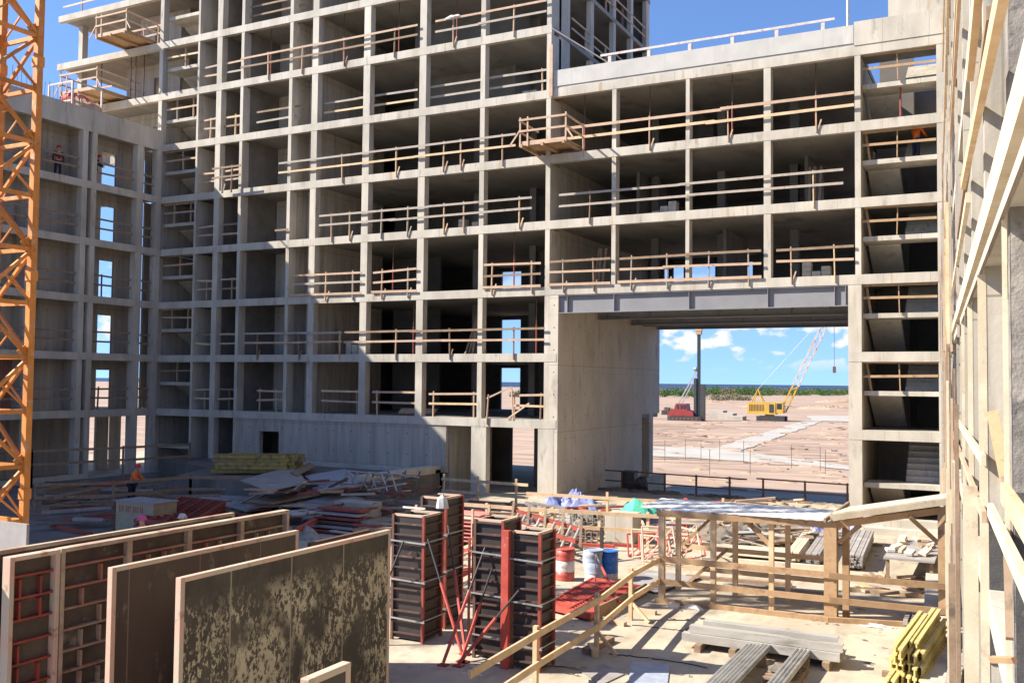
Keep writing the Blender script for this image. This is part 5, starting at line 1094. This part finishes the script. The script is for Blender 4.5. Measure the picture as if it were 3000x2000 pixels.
# barriers and cabinet around the orange worker
yard_rail([(-45, 33.0), (-43.5, 37.5), (-42.6, 41.5)], 'shaded barrier in front of the wing ground floor, inner end', (1.9, 1.2), 'oldwood', ph=2.0)
yard_rail([(-44.9, 28), (-45, 33.0)], 'shaded barrier in front of the wing ground floor, outer end', (1.9, 1.2), 'oldwood', ph=2.0)
yard_rail([(-36.8, 27.2), (-34.9, 29.6), (-33.9, 33.1)], 'brown barrier running up to the worker in orange', (1.15, .6), 'oldwood')
yard_rail([(-33.9, 33.1), (-31.6, 34.6)], 'short brown barrier right of the worker in orange', (1.15, .6), 'oldwood')
b = MB(); p, q = gz(418, 1405, .9), gz(530, 1400, .9); b.box(p.x, q.x, 38.2, 38.5, .5, 1.4); one(b, 'tipped_panel', 'orangewood', 'brown panel propped on edge behind the worker in orange', 'panel')
for i, (a, c) in enumerate((((120, 1450), (260, 1420)), ((110, 1480), (280, 1445)), ((130, 1500), (300, 1470)))): timber(gz(*a), gz(*c), .5, .25, 'oldwood', f'{ordn[i+1]} long timber on the ground right of the crane mast, from the wing side', 0, 'long timbers beside the crane')
t = thing('cabinet', 'cream site cabinet with red lettering behind the rear panel', 'cabinet', gz(390, 1560)); p = gz(392, 1570); x0, x1 = gz(330, 1570).x, gz(408, 1570).x
b = MB(); b.box(p.x-1.0, p.x+.95, p.y, p.y+1.1, 0, 1.2); b.build('body', 'cream', t); b = MB(); b.box(p.x-1.05, p.x+1.0, p.y-.04, p.y+1.15, 1.2, 1.25); b.build('lid', 'ply', t)
b = MB(); b.box(p.x-1.03, p.x-.98, p.y-.03, p.y, 0, 1.19); b.build('edge_strip', 'rust', t)
b = MB()
for i, x in enumerate(np.linspace(p.x-.8, p.x+.3, 7)):
    b.box(x, x+.03, p.y-.012, p.y-.002, .85, 1.1-.02*(i % 3)); b.box(x, x+.11, p.y-.012, p.y-.002, 1.02, 1.05) if i % 2 else b.box(x+.09, x+.12, p.y-.012, p.y-.002, .85, 1.08)
b.build('lettering', 'redtext', t)
for i in range(190):
    p = gz(random.uniform(1270, 1720) if i % 3 else random.uniform(1850, 2450), random.uniform(1478, 1600)); a = random.uniform(-.6, .6)+(1.57 if random.random() < .3 else 0); l = random.uniform(.5, 2.4); z = random.uniform(.04, .4); b = MB()
    b.beam((p.x, p.y, z), (p.x+l*math.cos(a), p.y+l*math.sin(a), max(.04, z+random.uniform(-.2, .2))), random.uniform(.05, .2), random.uniform(.04, .12))
    one(b, 'loose_piece', random.choice(('pinkframe', 'pine', 'brightred', 'oldwood', 'galv', 'rust', 'palewood', 'redsteel', 'rubble', 'ply')), 'loose board or steel piece in the clutter before the archway', 'building material', 'clutter lying before the archway')
for i in range(90):
    p = gz(random.uniform(90, 700), random.uniform(1425, 1560)); a = random.uniform(-.2, .9); l = random.uniform(.8, 3.5); z = random.uniform(.05, .3); b = MB()
    b.beam((p.x, p.y, z), (p.x+l*math.cos(a), p.y+l*math.sin(a), max(.04, z+random.uniform(-.1, .15))), random.uniform(.06, .25), random.uniform(.04, .14))
    one(b, 'loose_board', random.choice(('oldwood', 'oldwood', 'rust', 'ply', 'mid', 'mid', 'redsteel')), 'dark loose board on the shaded yard floor at left', 'board', 'dark loose boards on the shaded yard floor')
def cable(pts, label, r=.012):
    b = MB(); P_ = [gz(*p) for p in pts]; q = []
    for i in range(len(P_)-1):
        for j in range(6): u = P_[i].lerp(P_[i+1], j/6); q.append(u+Vector((random.uniform(-.05, .05), random.uniform(-.05, .05), r)))
    for u, v in zip(q[:-1], q[1:]): b.tube(u, v, r, 5)
    return one(b, 'cable', 'darksteel', label, 'cable', 'cables on the yard floor')
cable([(1790, 1915), (1860, 1922), (1950, 1935), (2100, 1960)], 'thin dark cable on the ground from the stair rail foot to the tube bundles')
cable([(1850, 1830), (1930, 1840), (2010, 1848), (2020, 1838)], 'thin dark cable on the ground left of the grey steel channels')
cable([(1310, 1880), (1420, 1905), (1480, 1880), (1600, 1950), (1700, 1960)], 'thin dark cable winding round the feet of the column forms')
for i in range(26):
    p = gz(random.uniform(1320, 1500), random.uniform(1640, 1790)); a = random.uniform(.1, 1.0); l = random.uniform(.4, 1.6); b = MB(); z = random.uniform(.04, .25)
    b.beam((p.x, p.y, z), (p.x+l*math.cos(a), p.y+l*math.sin(a), z+random.uniform(0, .15)), random.uniform(.05, .16), .06); one(b, 'loose_piece', random.choice(('pinkframe', 'brightred', 'palewood', 'rail', 'redsteel', 'galv')), 'loose timber or red steel piece lying between the column forms', 'building material', 'clutter between the column forms')
# scattered small litter on the sunny deck
for i in range(150):
    p = gz(random.uniform(1300, 2760), random.uniform(1600, 1995)); r = random.uniform(.015, .06); b = MB(); b.blob((p.x, p.y, .0), (r*random.uniform(1, 3), r, r*.5), i, 8, .4)
    one(b, 'rubble_chip', random.choice(('rubble', 'mid', 'oldwood', 'palewood')), 'small chip of rubble on the sunny yard floor', 'rubble', 'chips of rubble on the yard floor')
# trestle sets behind the archway: brown steel barrier
t = thing('steel_barrier', 'rusty brown steel barrier across the far side of the archway', 'guard rail', (-13, 49.1, 0))
for z in (1.0, .46):
    for (a, c) in ((-19.5, -11.75), (-11.3, -5.9)): b = MB(); b.beam((a, 49.1, z), (c, 48.98, z-.06), .05, .07); b.build('rail', 'rust', t)
for x in (-18.5, -16.1, -14.4, -12.65, -10.95, -8.9, -6.9): b = MB(); b.box(x-.045, x+.045, 49.0, 49.08, 0, 1.02); b.build('post', 'rust', t)
b = MB()
for i in range(44): x = random.uniform(-19.3, -6.2); y = random.uniform(48.4, 48.75); r = random.uniform(.1, .35); b.blob((x, y, 0), (r*1.8, r, r*.45), i, 8, .4)
o = b.build('earth_ridge', 'mid'); o['kind'] = 'stuff'; tag(o, 'dark ridge of earth along the far edge of the archway floor', 'earth')
b = MB(); b.box(-18.6, -17.9, 49.3, 49.9, 0, 1.0); b.blob((-17.6, 49.5, 0), (.4, .3, .7), 3); one(b, 'dark_machine', 'darksteel', 'small dark machine beside the archway pier at its far end', 'machine')

# ------------------------------------------------------------------ beyond the archway
M['glass'] = mat('dark cab glass', (.03, .04, .05), rough=.1, bump=0)
rg = gz(1600*T, 966*T, -2.5)
t = thing('piling_rig', 'dark red piling rig with tall dark green mast on the sand', 'piling rig', rg); x, y, z = rg
b = MB(); b.box(x-6.2, x+1.5, y-1.9, y-.9, z, z+1.0); b.build('track', 'darksteel', t); b = MB(); b.box(x-6.2, x+1.5, y+.9, y+1.9, z, z+1.0); b.build('track', 'darksteel', t)
b = MB(); b.extr([(x-6.4, y-1.4, z+1.05), (x-.3, y-1.4, z+1.05), (x-.5, y-1.4, z+2.0), (x-1.8, y-1.4, z+2.4), (x-2.0, y-1.4, z+3.8), (x-4.4, y-1.4, z+3.8), (x-4.8, y-1.4, z+2.6), (x-6.2, y-1.4, z+2.0)], (0, 2.8, 0)); b.build('body', 'redmach', t)
for dx in (-4.2, -3.3, -2.6): b = MB(); b.box(x+dx, x+dx+.55, y-1.43, y-1.402, z+2.6, z+3.5); b.build('window', 'glass', t)
b = MB()
for dx in np.arange(-5.8, 1.3, .9): b.tube((x+dx, y-1.95, z+.45), (x+dx, y-1.91, z+.45), .33, 10)
b.build('track_wheel', 'rust', t)
b = MB(); b.beam((x-6.2, y-1.45, z+3.0), (x-4.8, y-1.45, z+3.0), .05); b.beam((x-6.2, y-1.45, z+2.0), (x-6.2, y-1.45, z+3.0), .05); b.beam((x-5.5, y-1.45, z+2.2), (x-5.5, y-1.45, z+3.0), .05); b.build('hand_rail', 'galv', t)
b = MB(); b.box(x-7.8, x-6.3, y-1.2, y+1.2, z+1.2, z+2.2); b.build('counterweight', 'darksteel', t)
b = MB(); b.box(x+.2, x+.8, y-.35, y+.35, z+.4, z+19.3); b.build('mast', 'greenmach', t)
b = MB(); b.box(x-.1, x+1.1, y-.5, y+.5, z+19.3, z+20.0); b.tube((x-.2, y, z+20.2), (x+1.2, y, z+20.2), .4, 10); b.build('mast_head', 'orangewood', t)
b = MB(); b.box(x-.5, x+.05, y-.6, y+.6, z+.6, z+9.5); b.box(x+.9, x+1.9, y-.5, y+.5, z+.3, z+8.2); b.build('hammer', 'darksteel', t)
b = MB(); b.beam((x-4.2, y, z+3.8), (x+.1, y, z+11.5), .25, .25); b.beam((x-3.5, y, z+3.6), (x+.1, y, z+10.5), .18, .18); b.tube((x-.6, y, z+11.6), (x-.1, y, z+11.6), .5, 10); b.build('back_stay', 'galv', t)
cg = gz(1768*T, 966*T, -2.5)
t = thing('crawler_crane', 'yellow crawler crane with pale lattice boom on the sand', 'crawler crane', cg); x, y, z = cg
b = MB(); b.box(x-2.6, x+3.6, y-2.0, y-1.1, z, z+1.1); b.build('track', 'darksteel', t); b = MB(); b.box(x-2.6, x+3.6, y+1.1, y+2.0, z, z+1.1); b.build('track', 'darksteel', t)
b = MB(); b.box(x-4.6, x+1.6, y-1.5, y+1.5, z+1.5, z+4.2); b.box(x-4.9, x-4.6, y-1.2, y+1.2, z+1.6, z+3.4); b.box(x-.9, x+.9, y-.9, y+.9, z+1.1, z+1.5); b.build('machine_house', 'yelmach', t)
b = MB(); b.box(x+1.65, x+3.3, y-1.4, y+.2, z+1.8, z+4.3); b.build('cab', 'yelmach', t); b = MB(); b.box(x+1.9, x+3.0, y-1.43, y-1.402, z+2.7, z+4.0); b.build('window', 'glass', t); b = MB(); [b.box(x-4.3+i*.35, x-4.12+i*.35, y-1.53, y-1.502, z+2.2, z+3.7) for i in range(10)]; b.build('grille', 'rust', t); b = MB(); b.box(x+.2, x+1.2, y-1.55, y-1.505, z+1.9, z+3.8); b.build('engine_door', 'darksteel', t)
b = MB(); ap = Vector((x-2.6, y, z+7.2))
for dx, dy in ((-1.3, -1), (-1.3, 1), (1.2, -1), (1.2, 1)): b.beam((x-2.6+dx, y+dy, z+4.2), ap, .18, .18)
b.build('a_frame', 'yelmach', t)
def boom(p, q, w0, seg, m, nm_):
    b = MB(); p = Vector(p); q = Vector(q); d = (q-p).normalized(); s1 = Vector((0, 1, 0)); s2 = d.cross(s1).normalized(); L_ = (q-p).length; n = int(L_/seg)
    for a, c in ((1, 1), (1, -1), (-1, 1), (-1, -1)): b.beam(p+s1*a*w0+s2*c*w0, q+s1*a*w0*.9+s2*c*w0*.9, .16, .16)
    for i in range(n):
        u, v = p+d*L_*i/n, p+d*L_*(i+1)/n; k = 1 if i % 2 else -1
        for f_ in (1, -1): b.beam(u+s1*f_*w0+s2*k*w0, v+s1*f_*w0-s2*k*w0, .09, .09); b.beam(u+s1*k*w0+s2*f_*w0, v-s1*k*w0+s2*f_*w0, .09, .09)
    b.build(nm_, m, t)
bt = Vector((x+14.2, y, z+26)); bb = Vector((x+3.0, y, z+2.2)); d_ = bt-bb
boom(bb, bb+d_*.25, .6, 1.6, 'yelmach', 'boom_section'); boom(bb+d_*.25, bb+d_*.55, .65, 1.8, 'whitepaint', 'boom_section'); boom(bb+d_*.55, bb+d_*.68, .65, 1.8, 'pinkframe', 'boom_section'); boom(bb+d_*.68, bt, .6, 1.8, 'whitepaint', 'boom_section')
b = MB(); b.tube(ap, bt, .05, 4); b.build('pendant_line', 'galv', t); b = MB(); b.tube(bt, (bt.x, y, z+12), .05, 4); b.box(bt.x-.3, bt.x+.3, y-.3, y+.3, z+11, z+12.4); b.build('hook_block', 'rust', t)
for i in range(3):
    p = gz((1655+i*22)*T, (960+i*2)*T, -2.5); b = MB(); b.box(p.x-2.3, p.x+1.2, p.y-2.2, p.y+1.6, -2.5, -2.5+1.9-.5*i); one(b, 'concrete_slab', 'road', f'{("tallest left", "middle", "low right")[i]} pale concrete slab pile between the rig and the crane', 'concrete slabs', 'pale slab piles on the sand')
for i in range(5):
    p = G3((1520, 1640, 1760, 1900, 1935)[i], (948, 925, 935, 940, 925)[i]); b = MB(); b.cloth((p.x, p.y, -2.5), (9+i, 5, .7+.2*i), 40+i, 40); o = one(b, 'spoil_heap', 'sand', f'low sandy spoil heap on the plain, {["by the rig", "behind the slab piles", "behind the crane", "right of the crane", "far right"][i]}', 'spoil heap')
b = MB()
for k_ in range(26):
    y0 = 96+k_*3.6; a = G3(1480, 1000); x0 = -y0*.36-3; pts = [(x0+j*4-4*math.sin(j*.5+k_)*.3, y0+j*1.1+random.uniform(-.5, .5)) for j in range(random.randint(3, 9))]
    for u, v in zip(pts[:-1], pts[1:]): b.beam((u[0], u[1], -2.5), (v[0], v[1], -2.5), random.uniform(.5, 1.2), random.uniform(.06, .16))
o = b.build('wheel_ruts', 'sand'); o['kind'] = 'stuff'; tag(o, 'rutted ridges of sand left by machines beyond the archway', 'ruts')
# thin site poles
for i, (tx, ty) in enumerate(((1527, 1060), (1574, 1056), (1610, 1058), (1653, 1060), (1708, 1062), (1630, 1090), (1723, 1090), (1818, 1075), (1884, 1080), (1896, 1090))):
    p = G3(tx, ty); b = MB(); b.tube((p.x, p.y, -2.5), (p.x, p.y, -2.5+2.3), .03, 5); one(b, 'marker_pole', 'mid', 'thin dark marker pole on the sand beyond the archway', 'pole', 'marker poles on the sand')
# scrub: individual bushes made of many small leaves
def bush(cx, cy, r, h, m, n, seed):
    rd = np.random.RandomState(seed); V = []; F = []
    lobes = [(rd.uniform(-.6, .6)*r, rd.uniform(-.6, .6)*r, rd.uniform(.35, .75)*h, rd.uniform(.3, .6)*r) for _ in range(9)]
    for i in range(n):
        lx, ly, lz, lr = lobes[rd.randint(len(lobes))]; d = rd.normal(size=3); d /= np.linalg.norm(d); q = rd.uniform(.5, 1.05)
        c = np.array([cx+lx+d[0]*lr*q, cy+ly+d[1]*lr*q, max(-2.4, -2.5+lz+d[2]*lr*.7*q)]); s = rd.uniform(.12, .3)*(r/3)**.5
        a = rd.normal(size=3); a /= np.linalg.norm(a); bb = np.cross(a, rd.normal(size=3)); bb /= np.linalg.norm(bb)
        k = len(V); V += [tuple(c-a*s), tuple(c+bb*s*.6), tuple(c+a*s), tuple(c-bb*s*.6)]; F.append((k, k+1, k+2, k+3))
    b = MB(); b._add(V, F); return b
bs = [(1525, 912, 3.5, 3.5, 0), (1548, 906, 3, 3.4, 1), (1568, 914, 4.5, 6, 0), (1590, 916, 4.5, 6.5, 0), (1630, 910, 5, 7, 0), (1652, 906, 5, 7, 0), (1672, 910, 4.5, 5.5, 1), (1695, 908, 5.5, 7, 0), (1720, 906, 5.5, 7, 0), (1742, 906, 5, 6, 0), (1765, 906, 5, 7.5, 0), (1790, 907, 5, 6, 1), (1812, 905, 4, 4.5, 0), (1840, 904, 5, 3.5, 0), (1872, 905, 6, 4.5, 0), (1900, 906, 6, 4, 0), (1930, 904, 6, 4, 0), (1955, 905, 6, 4, 0), (1608, 915, 4.5, 5.5, 1), (1534, 944, 2.0, 2.4, 1), (1680, 918, 4.5, 2.5, 1), (1655, 920, 4.5, 2.5, 1), (1705, 920, 4.5, 2.2, 1), (1185, 912, 5, 4, 0)]
bs += [(1515+k_*14, 905+(k_*7 % 5), 5.5, 2.3+(k_*5 % 4)*.5, 1 if k_ % 5 == 0 else 0) for k_ in range(32)]
for i, (tx, ty, r, h, dry) in enumerate(bs):
    p = gz(tx*T, ty*T, -2.5); k = (p.y/380); b = bush(p.x, p.y, r*max(.7, min(k, 1.6)), h*.62*max(.7, min(k, 1.5)), 0, 900, i)
    o = one(b, 'bush', 'dryleaf' if dry else 'leaf', f'{"dry brownish" if dry else "green"} bush on the horizon beyond the archway, {["far left","left","centre","right","far right"][min(4,max(0,int((tx-1500)/92)))]} part of the line', 'bush', 'bushes along the horizon'); o.location.z = -2.5

# ------------------------------------------------------------------ people
def skin(name, pts, edges, m, parent, sub=1):
    me = bpy.data.meshes.new(name); me.from_pydata([p[:3] for p in pts], edges, []); me.update(); me.materials.append(M[m])
    o = bpy.data.objects.new(name, me); C.objects.link(o); o.parent = parent
    md = o.modifiers.new('skin', 'SKIN'); md.use_smooth_shade = True
    if not me.skin_vertices: me.attributes.new
    for i, p in enumerate(pts):
        me.skin_vertices[0].data[i].radius = (p[3], p[3]*(p[4] if len(p) > 4 else 1))
    me.skin_vertices[0].data[0].use_root = True
    s = o.modifiers.new('sub', 'SUBSURF'); s.levels = sub; s.render_levels = sub
    return o
def person(loc, rot, label, jacket, trousers, hat, bend=0., arms='down', s=1.0):
    t = thing('person', label, 'person', loc, 'site workers'); t.rotation_euler = (0, 0, rot); t.scale = (s, s, s)
    f = math.sin(bend); c = math.cos(bend)
    def up(z, x=0, y=0): return (x, y-(z-.95)*f if z > .95 else y, .95+(z-.95)*c if z > .95 else z)
    P_ = [(*up(.95), .15, .8), (*up(1.2), .14, .75), (*up(1.42), .15, .7), (*up(1.53), .06), (*up(1.63), .085, 1.1), (*up(1.74), .075, 1.1),
          (.09, 0, .88, .1), (.11, -.03, .48, .065), (.12, 0, .08, .045), (.13, -.15, .04, .035), (-.09, 0, .88, .1), (-.12, .04, .48, .065), (-.13, .05, .08, .045), (-.14, -.1, .04, .035)]
    E_ = [(0, 1), (1, 2), (2, 3), (3, 4), (4, 5), (0, 6), (6, 7), (7, 8), (8, 9), (0, 10), (10, 11), (11, 12), (12, 13)]
    if arms == 'fwd': AR = [(.2, 1.42, 0, .055), (.26, 1.2, -.15, .045), (.2, 1.1, -.4, .035), (.19, 1.1, -.48, .028)]
    else: AR = [(.2, 1.42, 0, .055), (.27, 1.15, .03, .045), (.28, .9, -.06, .035), (.28, .82, -.08, .028)]
    for sg in (1, -1):
        k = len(P_)
        for (x, z, y, r) in AR: P_.append((*up(z, sg*x, y), r)) if z > .95 else P_.append((sg*x, y+(-(1.15-.95)*f), z-(.1 if bend else 0), r))
        E_ += [(2, k), (k, k+1), (k+1, k+2), (k+2, k+3)]
    body = skin('body', P_, E_, 'skin', t)
    J = [(*up(.9), .175, .8), (*up(1.2), .165, .78), (*up(1.42), .17, .72), (*up(1.49), .09)]; JE = [(0, 1), (1, 2), (2, 3)]
    for sg in (1, -1):
        k = len(J)
        for (x, z, y, r) in AR[:3]: J.append((*up(z, sg*x, y), r+.018)) if z > .95 else J.append((sg*x, y+(-(1.15-.95)*f), z-(.1 if bend else 0), r+.018))
        JE += [(2, k), (k, k+1), (k+1, k+2)]
    skin('jacket', J, JE, jacket, t)
    skin('trousers', [(0, 0, .93, .165, .85), (.09, 0, .86, .115), (.11, -.03, .48, .085), (.12, 0, .12, .07), (-.09, 0, .86, .115), (-.12, .04, .48, .085), (-.13, .05, .12, .07)], [(0, 1), (1, 2), (2, 3), (0, 4), (4, 5), (5, 6)], trousers, t)
    hp = up(1.68); b = MB(); b.lathe((hp[0], hp[1], hp[2]), [(.155, 0), (.15, .02), (.125, .025), (.118, .08), (.08, .135), (.02, .15)], 16)
    me = bpy.data.meshes.new('helmet'); me.from_pydata([tuple(v) for v in b.v], [], b.f); me.materials.append(M[hat])
    for p in me.polygons: p.use_smooth = True
    o = bpy.data.objects.new('helmet', me); C.objects.link(o); o.parent = t
    return t
person(gz(385, 1478), 1.9, 'person in an orange hi-vis vest bending forward in the shaded yard', 'hivis', 'navy', 'redhat', .38, 'fwd', 1.05)
p = gx(176, 500, WX-.7); person((WX-.8, 36.15, LV[5]), 1.2, 'person in a dark red jacket standing on the wing balcony, left one', 'darkred', 'navy', 'redhat', .1, 'down')
person((WX-.6, 38.45, LV[5]), 2.4, 'person in dark navy clothes leaning by the doorway on the wing balcony', 'navy', 'navy', 'redhat', .35, 'fwd')
person((-3.35, 44.3, LV[4]+1.65), 2.6, 'person in an orange vest behind the rails in the right stair bay', 'hivis', 'navy', 'redhat', .1, 'fwd')
p = gz(421, 1512, 1.75); person((p.x, p.y, 0), .4, 'person with a pink helmet just showing over the rear formwork panel', 'navy', 'navy', 'magenta', .15, 'fwd')
p = gz(520, 1500, 1.6); person((p.x, p.y, 0), 1.1, 'person crouching beside the dark red panels, partly hidden by the rear formwork panel', 'navy', 'navy', 'whitepaint', .75, 'fwd')
